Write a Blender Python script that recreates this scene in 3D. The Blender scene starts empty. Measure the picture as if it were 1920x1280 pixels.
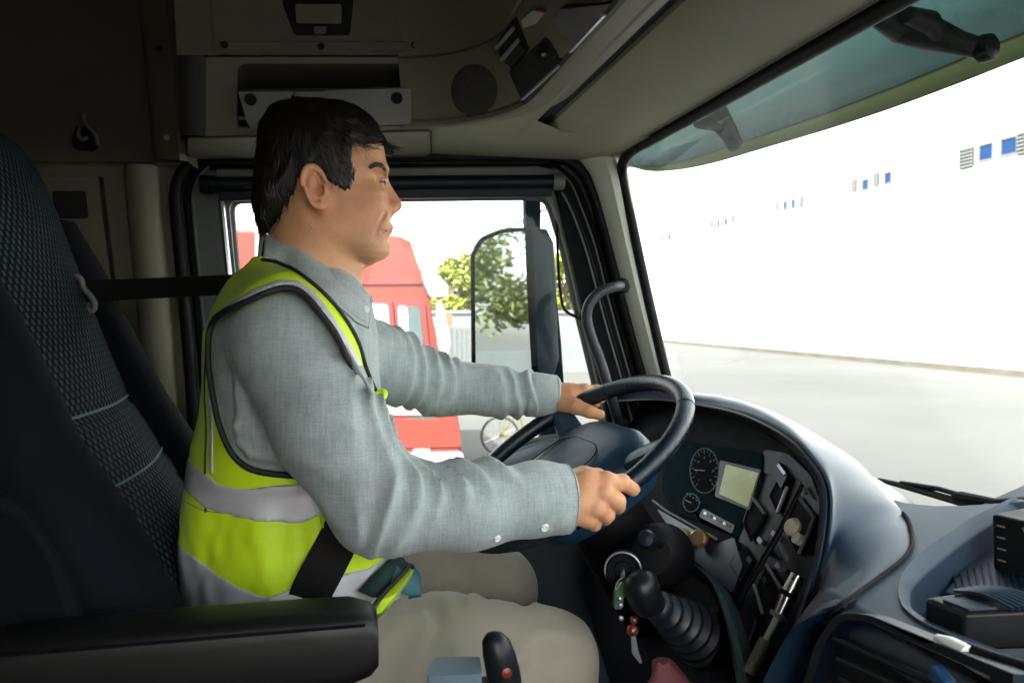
import bpy, bmesh, math, random
import numpy as np
from math import radians, sin, cos, pi, sqrt, atan, atan2
from mathutils import Vector, Matrix
from mathutils.geometry import tessellate_polygon
from mathutils.bvhtree import BVHTree
random.seed(4)
S = bpy.context.scene
COL = S.collection
# ---------------------------------------------------------------- camera, sky, sun, exposure
FPX = 1450.0
YAW, PIT = math.atan(310/FPX), math.atan(55/FPX)
CAM = Vector((0, 0, 2.45))
cd = bpy.data.cameras.new('camera'); cam = bpy.data.objects.new('camera', cd); COL.objects.link(cam)
cam.location = CAM
cam.rotation_euler = (pi/2-PIT, 0, -YAW)
cd.sensor_width = 36; cd.lens = FPX*36/1920
cd.clip_start = 0.02; cd.clip_end = 3000
cd.dof.use_dof = True; cd.dof.focus_distance = 1.15; cd.dof.aperture_fstop = 8
S.camera = cam
w = bpy.data.worlds.new('World'); S.world = w; w.use_nodes = True
nt = w.node_tree; nt.nodes.clear()
sky = nt.nodes.new('ShaderNodeTexSky'); sky.sky_type = 'NISHITA'; sky.sun_disc = False
SUN_DIR = Vector((-0.45, -0.62, 0.85)).normalized()      # towards the sun
sky.sun_elevation = math.asin(SUN_DIR.z); sky.sun_rotation = math.atan2(SUN_DIR.x, SUN_DIR.y)
sky.air_density = 1.0; sky.dust_density = 2.5; sky.ozone_density = 1.0
bg = nt.nodes.new('ShaderNodeBackground'); bg.inputs[1].default_value = 0.15
wo = nt.nodes.new('ShaderNodeOutputWorld')
hsv = nt.nodes.new('ShaderNodeHueSaturation'); hsv.inputs['Saturation'].default_value = .30      # thin white haze over the blue
warm = nt.nodes.new('ShaderNodeMixRGB'); warm.blend_type = 'MULTIPLY'; warm.inputs[0].default_value = 1; warm.inputs[2].default_value = (1.0, .965, .90, 1)
nt.links.new(sky.outputs[0], hsv.inputs['Color']); nt.links.new(hsv.outputs[0], warm.inputs[1]); nt.links.new(warm.outputs[0], bg.inputs[0]); nt.links.new(bg.outputs[0], wo.inputs[0])
sl = bpy.data.lights.new('sun', 'SUN'); sl.energy = 3.2; sl.angle = radians(0.5); sl.color = (1, .95, .88)
so = bpy.data.objects.new('sun', sl); COL.objects.link(so)
so.rotation_euler = SUN_DIR.to_track_quat('Z', 'Y').to_euler()
S.view_settings.view_transform = 'Standard'; S.view_settings.look = 'None'
S.view_settings.gamma = 1; S.view_settings.use_curve_mapping = False
S.view_settings.exposure = 2.98
S.cycles.max_bounces = 10; S.cycles.diffuse_bounces = 5; S.cycles.transparent_max_bounces = 16
# ---------------------------------------------------------------- measuring helpers (surveying the photograph onto real planes)
_f = Vector((sin(YAW)*cos(PIT), cos(YAW)*cos(PIT), -sin(PIT))); _r = Vector((cos(YAW), -sin(YAW), 0)); _u = _r.cross(_f)
def ray(px, py): return _f + _r*((px-960)/FPX) + _u*((640-py)/FPX)
def PY(px, py, y):
    d = ray(px, py); return CAM + d*(y/d.y)
def PX(px, py, x):
    d = ray(px, py); return CAM + d*(x/d.x)
def PZ(px, py, z):
    d = ray(px, py); return CAM + d*((z-CAM.z)/d.z)
def PN(px, py, p0, n):
    d = ray(px, py); return CAM + d*((Vector(p0)-CAM).dot(n)/d.dot(n))
def proj(p):
    q = Vector(p)-CAM; d = q.dot(_f); return (960+FPX*q.dot(_r)/d, 640-FPX*q.dot(_u)/d)
# ---------------------------------------------------------------- object helpers
def link(name, me, mat, parent=None, smooth=True, bevel=0, seg=2, kind=None, label=None):
    o = bpy.data.objects.new(name, me); COL.objects.link(o)
    if mat: me.materials.append(mat)
    if smooth: me.shade_smooth()
    if parent: o.parent = parent
    if bevel:
        b = o.modifiers.new('bevel', 'BEVEL'); b.width = bevel; b.segments = seg; b.limit_method = 'ANGLE'; b.angle_limit = radians(35); b.harden_normals = True
    if kind: o['kind'] = kind
    if label: o['label'] = label
    return o
def mesh(name, V, F, mat, parent=None, **k):
    me = bpy.data.meshes.new(name); me.from_pydata([tuple(v) for v in V], [], F); me.validate(); me.update()
    bm = bmesh.new(); bm.from_mesh(me); bmesh.ops.recalc_face_normals(bm, faces=bm.faces); bm.to_mesh(me); bm.free()
    o = link(name, me, mat, parent, **k)
    if k.get('smooth', True) and not k.get('bevel'): autosmooth(me)
    return o
def autosmooth(me, ang=38):
    bm = bmesh.new(); bm.from_mesh(me)
    for e in bm.edges:
        if len(e.link_faces) == 2 and e.calc_face_angle(0) > radians(ang): e.smooth = False
    bm.to_mesh(me); bm.free()
def thing(name, label, cat, loc=(0, 0, 0), group=None):
    o = bpy.data.objects.new(name, None); COL.objects.link(o); o.empty_display_size = .05
    o['label'] = label; o['category'] = cat
    if group: o['group'] = group
    return o
def tag(o, label, cat, group=None):
    o['label'] = label; o['category'] = cat
    if group: o['group'] = group
    return o
class MB:                                     # several shapes in one mesh
    def __init__(s): s.V = []; s.F = []
    def add(s, V, F):
        n = len(s.V); s.V += [Vector(v) for v in V]; s.F += [tuple(i+n for i in f) for f in F]; return s
    def build(s, name, mat, parent=None, **k): return mesh(name, s.V, s.F, mat, parent, **k)
def box_g(c, ax, ay, az):                     # centre, half vectors
    c = Vector(c); ax, ay, az = Vector(ax), Vector(ay), Vector(az)
    V = [c+ax*i+ay*j+az*k for i in (-1, 1) for j in (-1, 1) for k in (-1, 1)]
    return V, [(0, 1, 3, 2), (4, 6, 7, 5), (0, 4, 5, 1), (2, 3, 7, 6), (0, 2, 6, 4), (1, 5, 7, 3)]
def bx(x0, x1, y0, y1, z0, z1): return box_g(((x0+x1)/2, (y0+y1)/2, (z0+z1)/2), ((x1-x0)/2, 0, 0), (0, (y1-y0)/2, 0), (0, 0, (z1-z0)/2))
def tube_g(path, r, n=12, closed=False, flat=1.0, up=None, cap=True):
    path = [Vector(p) for p in path]; m = len(path); R = r if hasattr(r, '__len__') else [r]*m
    V = []; F = []; prev = None
    for i, p in enumerate(path):
        a = path[(i-1) % m] if (closed or i > 0) else p; b = path[(i+1) % m] if (closed or i < m-1) else p
        t = (b-a).normalized()
        if prev is None:
            ref = Vector(up) if up else (Vector((0, 0, 1)) if abs(t.z) < .9 else Vector((1, 0, 0)))
        else: ref = prev
        nrm = (ref - t*ref.dot(t)).normalized(); prev = nrm; bi = t.cross(nrm)
        for k in range(n):
            an = 2*pi*k/n; V.append(p + nrm*(cos(an)*R[i]*flat) + bi*(sin(an)*R[i]))
    for i in range(m if closed else m-1):
        j = (i+1) % m
        for k in range(n): F.append((i*n+k, i*n+(k+1) % n, j*n+(k+1) % n, j*n+k))
    if not closed and cap: F.append(tuple(range(n))[::-1]); F.append(tuple((m-1)*n+k for k in range(n)))
    return V, F
def tube(name, path, r, mat, parent=None, n=12, closed=False, **k):
    g = {a: k.pop(a) for a in ('flat', 'up', 'cap') if a in k}
    return mesh(name, *tube_g(path, r, n, closed, **g), mat, parent, **k)
def cat(pts, n=6, closed=False):              # Catmull-Rom through points
    pts = [Vector(p) for p in pts]; m = len(pts); out = []
    rng = range(m if closed else m-1)
    for i in rng:
        g = lambda j: pts[j % m] if closed else pts[max(0, min(m-1, j))]
        p0, p1, p2, p3 = g(i-1), g(i), g(i+1), g(i+2)
        for s in range(n):
            t = s/n; out.append(.5*((2*p1)+(p2-p0)*t+(2*p0-5*p1+4*p2-p3)*t*t+(3*p1-p0-3*p2+p3)*t**3))
    if not closed: out.append(pts[-1])
    return out
def cat2(pts, n=6, closed=False): return [(v.x, v.y) for v in cat([(p[0], p[1], 0) for p in pts], n, closed)]
def rnd(pts, r, n=5):                         # 2-D polygon with rounded corners
    m = len(pts); out = []
    for i in range(m):
        p = Vector(pts[i][:2]); a = Vector(pts[i-1][:2]); b = Vector(pts[(i+1) % m][:2])
        rr = r[i] if hasattr(r, '__len__') else r
        rr = min(rr, (a-p).length*.49, (b-p).length*.49)
        if rr <= 0: out.append(tuple(p)); continue
        s = p+(a-p).normalized()*rr; e = p+(b-p).normalized()*rr
        for k in range(n+1):
            t = k/n; q = s*(1-t)**2+p*(2*t*(1-t))+e*t*t; out.append((q.x, q.y))
    return out
def plate_g(outer, off, holes=()):
    loops = [[Vector(p) for p in outer]]+[[Vector(p) for p in h] for h in holes]
    flat = [p for l in loops for p in l]; n = len(flat); off = Vector(off)
    tris = tessellate_polygon(loops)
    V = flat+[p+off for p in flat]; F = [tuple(t) for t in tris]+[tuple(i+n for i in t[::-1]) for t in tris]
    b = 0
    for l in loops:
        m = len(l)
        for i in range(m):
            j = (i+1) % m; F.append((b+i, b+j, n+b+j, n+b+i))
        b += m
    return V, F
def plate(name, outer, off, mat, parent=None, holes=(), **k): return mesh(name, *plate_g(outer, off, holes), mat, parent, **k)
def loft_g(rings, closed=True, caps=True):
    n = len(rings[0]); V = [Vector(p) for r in rings for p in r]; F = []
    for i in range(len(rings)-1):
        for k in range(n if closed else n-1):
            F.append((i*n+k, i*n+(k+1) % n, (i+1)*n+(k+1) % n, (i+1)*n+k))
    if closed and caps: F.append(tuple(range(n))[::-1]); F.append(tuple((len(rings)-1)*n+k for k in range(n)))
    return V, F
def loft(name, rings, mat, parent=None, closed=True, caps=True, **k): return mesh(name, *loft_g(rings, closed, caps), mat, parent, **k)
def solidify(o, t, off=-1):
    m = o.modifiers.new('solid', 'SOLIDIFY'); m.thickness = t; m.offset = off; return o
def lathe_g(c, axis, prof, n=24):             # prof: (radius, distance along axis)
    c = Vector(c); a = Vector(axis).normalized(); ref = Vector((0, 0, 1)) if abs(a.z) < .9 else Vector((1, 0, 0))
    u = a.cross(ref).normalized(); v = a.cross(u)
    return loft_g([[c+a*h+(u*cos(2*pi*k/n)+v*sin(2*pi*k/n))*max(r, 1e-5) for k in range(n)] for r, h in prof])
def lathe(name, c, axis, prof, mat, parent=None, n=24, **k): return mesh(name, *lathe_g(c, axis, prof, n), mat, parent, **k)
def copy_of(o, parent, M):
    c = o.copy(); COL.objects.link(c); c.parent = parent; c.matrix_local = M; return c
def bvh(o):
    me = o.data; return BVHTree.FromPolygons([v.co.copy() for v in me.vertices], [tuple(p.vertices) for p in me.polygons])
# ---------------------------------------------------------------- materials
def MAT(name, col, rough=.6, metal=0, spec=.5, var=.12, vscale=8, bump=0, bscale=200, col2=None, rvar=.1, sheen=0, sss=0, coat=0, emit=None, stretch=None):
    m = bpy.data.materials.new(name); m.use_nodes = True; t = m.node_tree; L = t.links
    b = t.nodes['Principled BSDF']; b.inputs['Metallic'].default_value = metal; b.inputs['Specular IOR Level'].default_value = spec
    if coat: b.inputs['Coat Weight'].default_value = coat; b.inputs['Coat Roughness'].default_value = .15
    if sheen: b.inputs['Sheen Weight'].default_value = sheen
    if sss:
        b.inputs['Subsurface Weight'].default_value = sss; b.inputs['Subsurface Radius'].default_value = (1, .35, .18); b.inputs['Subsurface Scale'].default_value = .006
    if emit: b.inputs['Emission Color'].default_value = (*emit[0], 1); b.inputs['Emission Strength'].default_value = emit[1]
    co = t.nodes.new('ShaderNodeTexCoord'); src = co.outputs['Object']
    if stretch:
        mp = t.nodes.new('ShaderNodeMapping'); mp.inputs['Scale'].default_value = stretch; L.new(src, mp.inputs[0]); src = mp.outputs[0]
    n = t.nodes.new('ShaderNodeTexNoise'); n.inputs['Scale'].default_value = vscale; n.inputs['Detail'].default_value = 5; L.new(src, n.inputs['Vector'])
    r = t.nodes.new('ShaderNodeValToRGB'); r.color_ramp.elements[0].position = .3; r.color_ramp.elements[1].position = .7
    c2 = col2 or tuple(min(1, c*(1+var)) for c in col); c1 = col if col2 else tuple(c*(1-var) for c in col)
    r.color_ramp.elements[0].color = (*c1, 1); r.color_ramp.elements[1].color = (*c2, 1)
    L.new(n.outputs['Fac'], r.inputs[0]); L.new(r.outputs[0], b.inputs['Base Color'])
    mr = t.nodes.new('ShaderNodeMapRange'); mr.inputs['To Min'].default_value = max(.02, rough-rvar); mr.inputs['To Max'].default_value = min(1, rough+rvar)
    n3 = t.nodes.new('ShaderNodeTexNoise'); n3.inputs['Scale'].default_value = vscale*3.1; n3.inputs['Detail'].default_value = 6; L.new(co.outputs['Object'], n3.inputs['Vector'])
    L.new(n3.outputs['Fac'], mr.inputs['Value']); L.new(mr.outputs[0], b.inputs['Roughness'])
    if bump:
        n2 = t.nodes.new('ShaderNodeTexNoise'); n2.inputs['Scale'].default_value = bscale; n2.inputs['Detail'].default_value = 3; L.new(src, n2.inputs['Vector'])
        bu = t.nodes.new('ShaderNodeBump'); bu.inputs['Strength'].default_value = bump; bu.inputs['Distance'].default_value = .001
        L.new(n2.outputs['Fac'], bu.inputs['Height']); L.new(bu.outputs[0], b.inputs['Normal'])
    return m
def GLASS(name, tint=(.93, .97, .96), refl=.06, rough=.0):
    m = bpy.data.materials.new(name); m.use_nodes = True; t = m.node_tree; t.nodes.clear(); L = t.links
    tr = t.nodes.new('ShaderNodeBsdfTransparent'); tr.inputs[0].default_value = (*tint, 1)
    g = t.nodes.new('ShaderNodeBsdfGlossy'); g.inputs['Roughness'].default_value = rough
    fr = t.nodes.new('ShaderNodeFresnel'); fr.inputs[0].default_value = 1.25
    n = t.nodes.new('ShaderNodeTexNoise'); n.inputs['Scale'].default_value = 3
    ml = t.nodes.new('ShaderNodeMath'); ml.operation = 'MULTIPLY'; L.new(fr.outputs[0], ml.inputs[0])
    ml2 = t.nodes.new('ShaderNodeMapRange'); ml2.inputs['To Min'].default_value = refl*8; ml2.inputs['To Max'].default_value = refl*14
    L.new(n.outputs['Fac'], ml2.inputs[0]); L.new(ml2.outputs[0], ml.inputs[1])
    mx = t.nodes.new('ShaderNodeMixShader'); o = t.nodes.new('ShaderNodeOutputMaterial')
    L.new(ml.outputs[0], mx.inputs[0]); L.new(tr.outputs[0], mx.inputs[1]); L.new(g.outputs[0], mx.inputs[2]); L.new(mx.outputs[0], o.inputs[0])
    return m
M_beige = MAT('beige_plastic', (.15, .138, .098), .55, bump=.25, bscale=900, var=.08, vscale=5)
M_pillar = MAT('pillar_beige', (.60, .62, .53), .5, bump=.25, bscale=900, var=.05)  # lighter copy of the beige; light reaching the pillar put into its colour
M_beige_d = MAT('shaded_beige_plastic', (.105, .092, .062), .6, bump=.25, bscale=900, var=.18, vscale=4)  # darker copy of the beige; shade of dim cab parts put into its colour
M_grey = MAT('grey_plastic', (.11, .115, .11), .5, bump=.2, bscale=900, var=.08)
M_header = MAT('header_lining', (.28, .265, .20), .75, bump=.3, bscale=1200, var=.1, vscale=3)  # lighter than the console beige; windshield light put into the colour
M_black = MAT('black_plastic', (.0035, .004, .006), .65, spec=.09, bump=.25, bscale=1100, var=.2)
M_rubber = MAT('black_rubber', (.004, .004, .005), .55, spec=.2, bump=.1, bscale=500)
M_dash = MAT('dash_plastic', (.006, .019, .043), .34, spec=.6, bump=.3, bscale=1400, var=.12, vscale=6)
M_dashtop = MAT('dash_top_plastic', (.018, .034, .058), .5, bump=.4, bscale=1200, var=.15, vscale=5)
M_navy = MAT('navy_plastic', (.003, .007, .015), .4, spec=.25, bump=.15, bscale=900)
M_rim = MAT('rim_leather', (.004, .010, .020), .28, bump=.35, bscale=1500, var=.2)
M_chrome = MAT('chrome', (.55, .56, .58), .25, metal=1)
M_silver = MAT('silver_trim', (.35, .38, .42), .35, metal=.6)
M_hole = MAT('dark_cavity', (.006, .006, .006), .9)  # near-black for joints and hollows; shade inside hollows put into the colour
M_glass = GLASS('clear_glass'); M_wglass = GLASS('windshield_glass', (.93, .97, .97), .012)
M_white = MAT('white_plastic', (.7, .7, .66), .4)
M_cream = MAT('cream_plastic', (.55, .5, .36), .45)
M_brass = MAT('brass', (.55, .38, .18), .35, metal=.7)
# ================================================================ OUTDOORS
def GROUND():
    m = MAT('yard_concrete', (.047, .045, .042), .9, var=.1, vscale=.15, bump=.2, bscale=40, col2=(.062, .060, .056)); return m
M_conc = GROUND()
mesh('ground', [(-300, -300, 0), (700, -300, 0), (700, 700, 0), (-300, 700, 0)], [(0, 1, 2, 3)], M_conc, smooth=False, kind='structure')
# warehouse: long white wall along +y at x=25
M_wall = MAT('white_cladding', (.80, .80, .80), .5, var=.02, vscale=.5)
M_wblue = MAT('blue_window', (.006, .028, .10), .3, var=.2, spec=.2); M_vent = MAT('grey_louvre', (.06, .057, .045), .7, spec=.1); M_wgrey = MAT('grey_trim', (.12, .122, .125), .5)
WX = 25.0
wh = thing('warehouse', 'long white clad warehouse wall with groups of small blue windows high up', 'warehouse')
mb = MB(); mb.add(*bx(WX, WX+40, -15, 170, 0.25, 15.5)); mb.build('wall', M_wall, wh, smooth=False)
mb = MB(); mb.add(*bx(WX-.06, WX+.0, -15, 170, 0.0, .25)); mb.build('plinth', MAT('plinth_concrete', (.10, .085, .065), .9, var=.2, vscale=1), wh, smooth=False)
mb = MB(); mb.add(*bx(WX-.25, WX+.2, -15, 170, 15.5, 15.8)); mb.build('roof_edge', M_wgrey, wh, smooth=False)
for k in range(31):      # sheet joints
    mb = MB(); y = -12+k*6.0; mb.add(*bx(WX-.012, WX+.01, y, y+.05, .25, 15.5)); mb.build('wall_joint', M_wall, wh, smooth=False)
def wh_item(kind, x0, y0, x1, y1):
    a = PX(x0, y0, WX); b = PX(x1, y0, WX); c = PX(x1, y1, WX); zt = (a.z+b.z)/2; zb = c.z
    ya, yb = sorted((a.y, b.y))
    if kind == 'w':
        mb = MB()
        for q in ((ya-.08, ya, zb-.08, zt+.08), (yb, yb+.08, zb-.08, zt+.08), (ya, yb, zt, zt+.08), (ya, yb, zb-.08, zb)): mb.add(*bx(WX-.06, WX+.02, *q))
        f = mb.build('window', M_wgrey, wh, smooth=False)
        mb = MB(); mb.add(*bx(WX-.03, WX+.01, ya, yb, zb, zt)); mb.build('pane', M_wblue, f, smooth=False)
    else:
        mb = MB(); mb.add(*bx(WX-.10, WX+.01, ya, yb, zb, zt)); f = mb.build('vent', M_vent, wh, smooth=False)
        mb = MB()
        for k in range(6):
            z = zb+(zt-zb)*(k+.5)/6; mb.add(*bx(WX-.16, WX-.09, ya+.03, yb-.03, z-.05, z+.03))
        mb.build('louvre', M_wgrey, f, smooth=False)
for it in (('v', 1803, 277, 1828, 312), ('w', 1839, 272, 1862, 296), ('w', 1880, 260, 1907, 285), ('v', 1912, 246, 1935, 286),
           ('v', 1600, 336, 1608, 357), ('w', 1619, 338, 1629, 353), ('v', 1641, 324, 1650, 347), ('w', 1661, 325, 1672, 341),
           ('v', 1457, 378, 1461, 393), ('w', 1471, 379, 1476, 391), ('w', 1486, 375, 1491, 388), ('v', 1502, 368, 1507, 388),
           ('v', 1335, 414, 1338, 425), ('w', 1346, 414, 1350, 423), ('w', 1360, 411, 1364, 420), ('v', 1373, 403, 1378, 416),
           ('w', 1242, 442, 1245, 449), ('w', 1254, 440, 1258, 447)): wh_item(*it)
# pale heap by the wall foot
def blob_pile(name, c, rx, ry, h, mat, seed, n=14):
    rs = random.Random(seed); rings = []
    for k, (s, zz) in enumerate(((1, 0), (.8, .45), (.5, .85), (.12, 1))):
        rings.append([Vector(c)+Vector((cos(2*pi*i/n)*rx*s*rs.uniform(.8, 1.15), sin(2*pi*i/n)*ry*s*rs.uniform(.8, 1.15), h*zz*rs.uniform(.85, 1.1))) for i in range(n)])
    return loft(name, rings, mat)
c = PZ(1690, 678, 0); o = blob_pile('gravel_heap', (c.x-.6, c.y, -.02), 1.0, 2.2, .25, M_wall, 3); tag(o, 'low pale heap on the yard at the foot of the warehouse wall', 'heap')
# red truck seen through the side window
M_red = MAT('red_truck_paint', (.14, .024, .018), .45, coat=.1, spec=.3, var=.04, vscale=2); M_redd = MAT('dark_red_trim', (.14, .02, .02), .4)
M_wt = MAT('white_truck_paint', (.20, .165, .155), .5); M_dglass = MAT('truck_dark_glass', (.06, .075, .08), .3, spec=.2); M_tyre = MAT('tyre_rubber', (.02, .02, .02), .8)
M_pale = MAT('pale_glass', (.19, .20, .205), .3, spec=.2)
YT = 11.0
def TP(px, py, y=YT): return PY(px, py, y)
tr = thing('red_truck', 'red long haul truck parked alongside, seen through the side window', 'truck')
body_px = [(560, 905), (560, 440), (690, 438), (748, 442), (770, 452), (790, 512), (803, 530), (812, 600), (828, 690), (852, 745), (862, 800), (868, 870), (862, 905)]
plate('cab_body', [TP(*p) for p in body_px], (0, 2.35, 0), M_red, tr, bevel=.05, seg=3)
mb = MB(); mb.add(*plate_g([TP(*p, YT-.03) for p in [(600, 524), (792, 520), (800, 532), (600, 534)]], (0, .1, 0))); mb.build('roof_seam', M_redd, tr, smooth=False)
def tq(name, pts, mat, dy=-.035, par=None, th=.08): return plate(name, [TP(x, y, YT+dy) for x, y in rnd(pts, 8)], (0, th, 0), mat, par or tr, bevel=.01)
wf = tq('side_window', [(688, 560), (735, 560), (745, 665), (690, 665)], M_redd); tq('pane', [(693, 568), (728, 570), (734, 655), (695, 655)], M_pale, -.05, wf)
wf = tq('side_window', [(738, 560), (796, 562), (806, 660), (746, 662)], M_redd); tq('pane', [(745, 572), (764, 573), (768, 648), (750, 648)], M_pale, -.05, wf); tq('pane', [(764, 573), (786, 574), (795, 650), (768, 650)], M_dglass, -.05, wf)
tq('sun_visor', [(790, 500), (815, 508), (842, 535), (840, 556), (806, 558), (794, 530)], M_wgrey, -.25, th=.3)
tq('mirror', [(818, 566), (830, 566), (845, 640), (838, 668), (822, 655)], M_wt, -.3, th=.18)
tq('door_seam', [(676, 555), (680, 555), (684, 740), (680, 740)], M_redd, -.008, th=.02)
tq('white_band', [(560, 742), (846, 744), (856, 778), (560, 780)], M_wt, -.02)
tq('lower_panel', [(600, 786), (858, 786), (866, 838), (600, 842)], M_red, -.05)
tq('lower_seam', [(600, 842), (860, 839), (862, 848), (600, 851)], M_redd, -.03)
tq('bumper', [(700, 850), (868, 846), (872, 880), (700, 885)], M_wt, -.06)
def wheel(parent, c, r, wdt, axis=(0, -1, 0)):
    wv = lathe('wheel', c, axis, [(r*.55, 0), (r*.9, 0), (r, .03), (r, wdt-.03), (r*.9, wdt)], M_tyre, parent, n=32)
    lathe('rim', Vector(c)+Vector(axis)*(wdt-.08), axis, [(r*.1, .1), (r*.25, .09), (r*.3, 0), (r*.52, .02), (r*.58, .08), (r*.6, 0)], M_wt, wv, n=28)
for px in (790, 610, 520): p = TP(px, 850); wheel(tr, (p.x, YT+.28, .5), .5, .3)
plate('trailer_box', [TP(*p) for p in [(150, 420), (497, 432), (497, 800), (150, 800)]], (0, 2.5, 0), M_red, tr, bevel=.04)
tq('box_stripe', [(478, 431), (486, 431), (486, 800), (478, 800)], M_wt, -.02, th=.03)
# far grey yard wall, hedge trees, crate, parked bicycle
M_gwall = MAT('grey_yard_wall', (.12, .125, .13), .8, var=.1, vscale=1); 
gw = thing('yard_wall', 'low grey wall at the far edge of the yard, in front of the trees', 'wall')
plate('wall_body', [PY(700, 585, 30), PY(1130, 588, 30), PZ(1130, 668, 0), PZ(700, 668, 0)], (0, .25, 0), M_gwall, gw, smooth=False)
o = gw.children[0]
for v in o.data.vertices: v.co.y = 30 if v.co.y < 30.12 else 30.25; v.co.z = 0 if v.co.z < 1 else 2.4
a = PY(700, 585, 30); b = PY(1130, 585, 30); mb = MB(); mb.add(*bx(a.x, b.x, 29.93, 30.32, 2.4, 2.52)); mb.build('coping', M_wgrey, gw, smooth=False)
M_tan = MAT('tan_board', (.16, .09, .045), .8, var=.2)
c = PZ(835, 700, 0)
def crate(c, w, h, d, label):
    t = thing('crate', label, 'crate'); c = Vector(c)
    for k in range(4):
        z = h*(k+.1)/4; mb = MB(); mb.add(*bx(c.x-w/2, c.x+w/2, c.y-.02, c.y+.0, z, z+h*.2)); mb.build('board', M_tan, t, smooth=False)
    mb = MB(); mb.add(*bx(c.x-w/2+.01, c.x+w/2-.01, c.y, c.y+d, 0.01, h)); mb.build('crate_body', M_tan, t, smooth=False)
p0 = PY(822, 612, 20); p1 = PY(886, 612, 20); M_cont = MAT('grey_container', (.09, .095, .10), .6)
ct = thing('container', 'low grey container beyond the nose of the red truck', 'container'); mb = MB(); mb.add(*bx(p0.x, p1.x, 20, 21.5, .1, p0.z)); mb.build('container_body', M_cont, ct, smooth=False)
mb = MB()
for k in range(7): x = p0.x+(p1.x-p0.x)*(k+.5)/7; mb.add(*bx(x-.02, x+.02, 19.97, 20.0, .15, p0.z-.05))
mb.build('ribs', M_cont, ct, smooth=False)
_n = len(bpy.data.objects); crate((PY(837, 600, 20).x, 20.2, 0), .36, .32, .4, 'small tan board crate on top of the grey container beyond the red truck')
for o in list(bpy.data.objects):
    if o.parent and o.parent.name.startswith('crate'): o.location.z = p0.z
# bicycle near the truck
bk = thing('bicycle', 'dark bicycle parked beyond the door sill, seen above the steering wheel rim', 'bicycle')
p = PZ(985, 850, 0); bxp, byp = p.x, p.y
for dx in (-.5, .5):
    c = Vector((bxp+dx*.9, byp, .33)); wv = tube('wheel', [c+Vector((cos(t)*.32, 0, sin(t)*.32)) for t in np.linspace(0, 2*pi, 25)[:-1]], .022, M_tyre, bk, n=6, closed=True)
    mb = MB()
    for k in range(8): t = pi*k/8; mb.add(*tube_g([c-Vector((cos(t), 0, sin(t)))*.31, c+Vector((cos(t), 0, sin(t)))*.31], .003, 4))
    mb.build('spokes', M_chrome, wv)
mb = MB(); B = lambda x, z: (bxp+x, byp, z)
for a, b_ in ((B(-.45, .33), B(-.12, .75)), (B(-.45, .33), B(0, .33)), (B(0, .33), B(-.15, .85)), (B(-.13, .75), B(.33, .8)), (B(0, .33), B(.34, .7)), (B(.32, .9), B(.45, .33))): mb.add(*tube_g([a, b_], .018, 6))
mb.build('frame', MAT('olive_frame', (.10, .09, .02), .4), bk)
mesh('saddle', *box_g((bxp-.16, byp, .9), (.12, 0, 0), (0, .06, 0), (0, 0, .03)), M_rubber, bk, bevel=.02)
mesh('handlebar', *tube_g([(bxp+.3, byp-.25, .98), (bxp+.32, byp, .95), (bxp+.3, byp+.25, .98)], .014, 6), M_rubber, bk)
# trees
M_bark = MAT('bark', (.09, .06, .04), .9, var=.3, vscale=6, bump=.5, bscale=30)
M_leafs = [MAT('leaves_yellow_green', (.10, .13, .02), .6, var=.3, vscale=2, col2=(.22, .24, .03)), MAT('leaves_green', (.04, .085, .02), .6, col2=(.09, .14, .03), vscale=2), MAT('leaves_bush', (.05, .10, .025), .6, col2=(.10, .15, .04), vscale=2)]
def tree(x, y, h, cr, mi, label, n=3400, seed=0):
    rs = random.Random(seed); t = thing('tree', label, 'tree', group='trees along the yard edge')
    mb = MB(); mb.add(*tube_g([(x, y, 0), (x+.1, y, h*.3), (x-.05, y+.1, h*.6), (x+.05, y, h*.85)], [.2, .15, .1, .03], 8))
    lobes = []
    for k in range(13):
        a = rs.uniform(0, 2*pi); el = rs.uniform(.30, 1.0); rr = cr*rs.uniform(.15, .8)
        e = Vector((x+cos(a)*rr, y+sin(a)*rr, h*el)); lobes.append((e, cr*rs.uniform(.25, .5)))
        mb.add(*tube_g([(x, y, h*el*.6), (Vector((x, y, h*el*.6))+e)/2+Vector((0, 0, .1)), e], [.07, .05, .015], 5))
    mb.build('trunk', M_bark, t)
    V = []; F = []
    for k in range(n):
        c, r = rs.choice(lobes); d = Vector((rs.gauss(0, 1), rs.gauss(0, 1), rs.gauss(0, 1))).normalized()*r*rs.random()**.4; d.z *= .8; p = c+d
        s = rs.uniform(.09, .19); u = Vector((rs.gauss(0, 1), rs.gauss(0, 1), rs.gauss(0, .6))).normalized(); v = u.cross(Vector((rs.gauss(0, 1), rs.gauss(0, 1), rs.gauss(0, 1)))).normalized()
        i = len(V); V += [p-u*s, p-v*s*.5, p+u*s, p+v*s*.5]; F.append((i, i+1, i+2, i+3))
    me = bpy.data.meshes.new('crown'); me.from_pydata([tuple(v) for v in V], [], F); link('crown', me, M_leafs[mi], t, smooth=False)
k = 0
for px, yy, h, cr, mi, lab in ((850, 34, 4.6, 1.5, 0, 'yellow green tree just right of the red truck visor'), (905, 36, 5.0, 1.8, 0, 'tall yellow green tree behind the left edge of the door mirror'),
        (960, 35, 4.6, 1.7, 1, 'dark green tree hidden behind the door mirror'), (1060, 38, 5.2, 1.6, 0, 'light green tree between door mirror and window frame'),
        (1090, 40, 4.4, 1.6, 1, 'darker green tree against the front edge of the side window'), (800, 40, 4.0, 1.8, 1, 'green tree behind the nose of the red truck')):
    p = PY(px, 585, yy); tree(p.x, yy, h, cr, mi, lab, seed=k); k += 1
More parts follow.
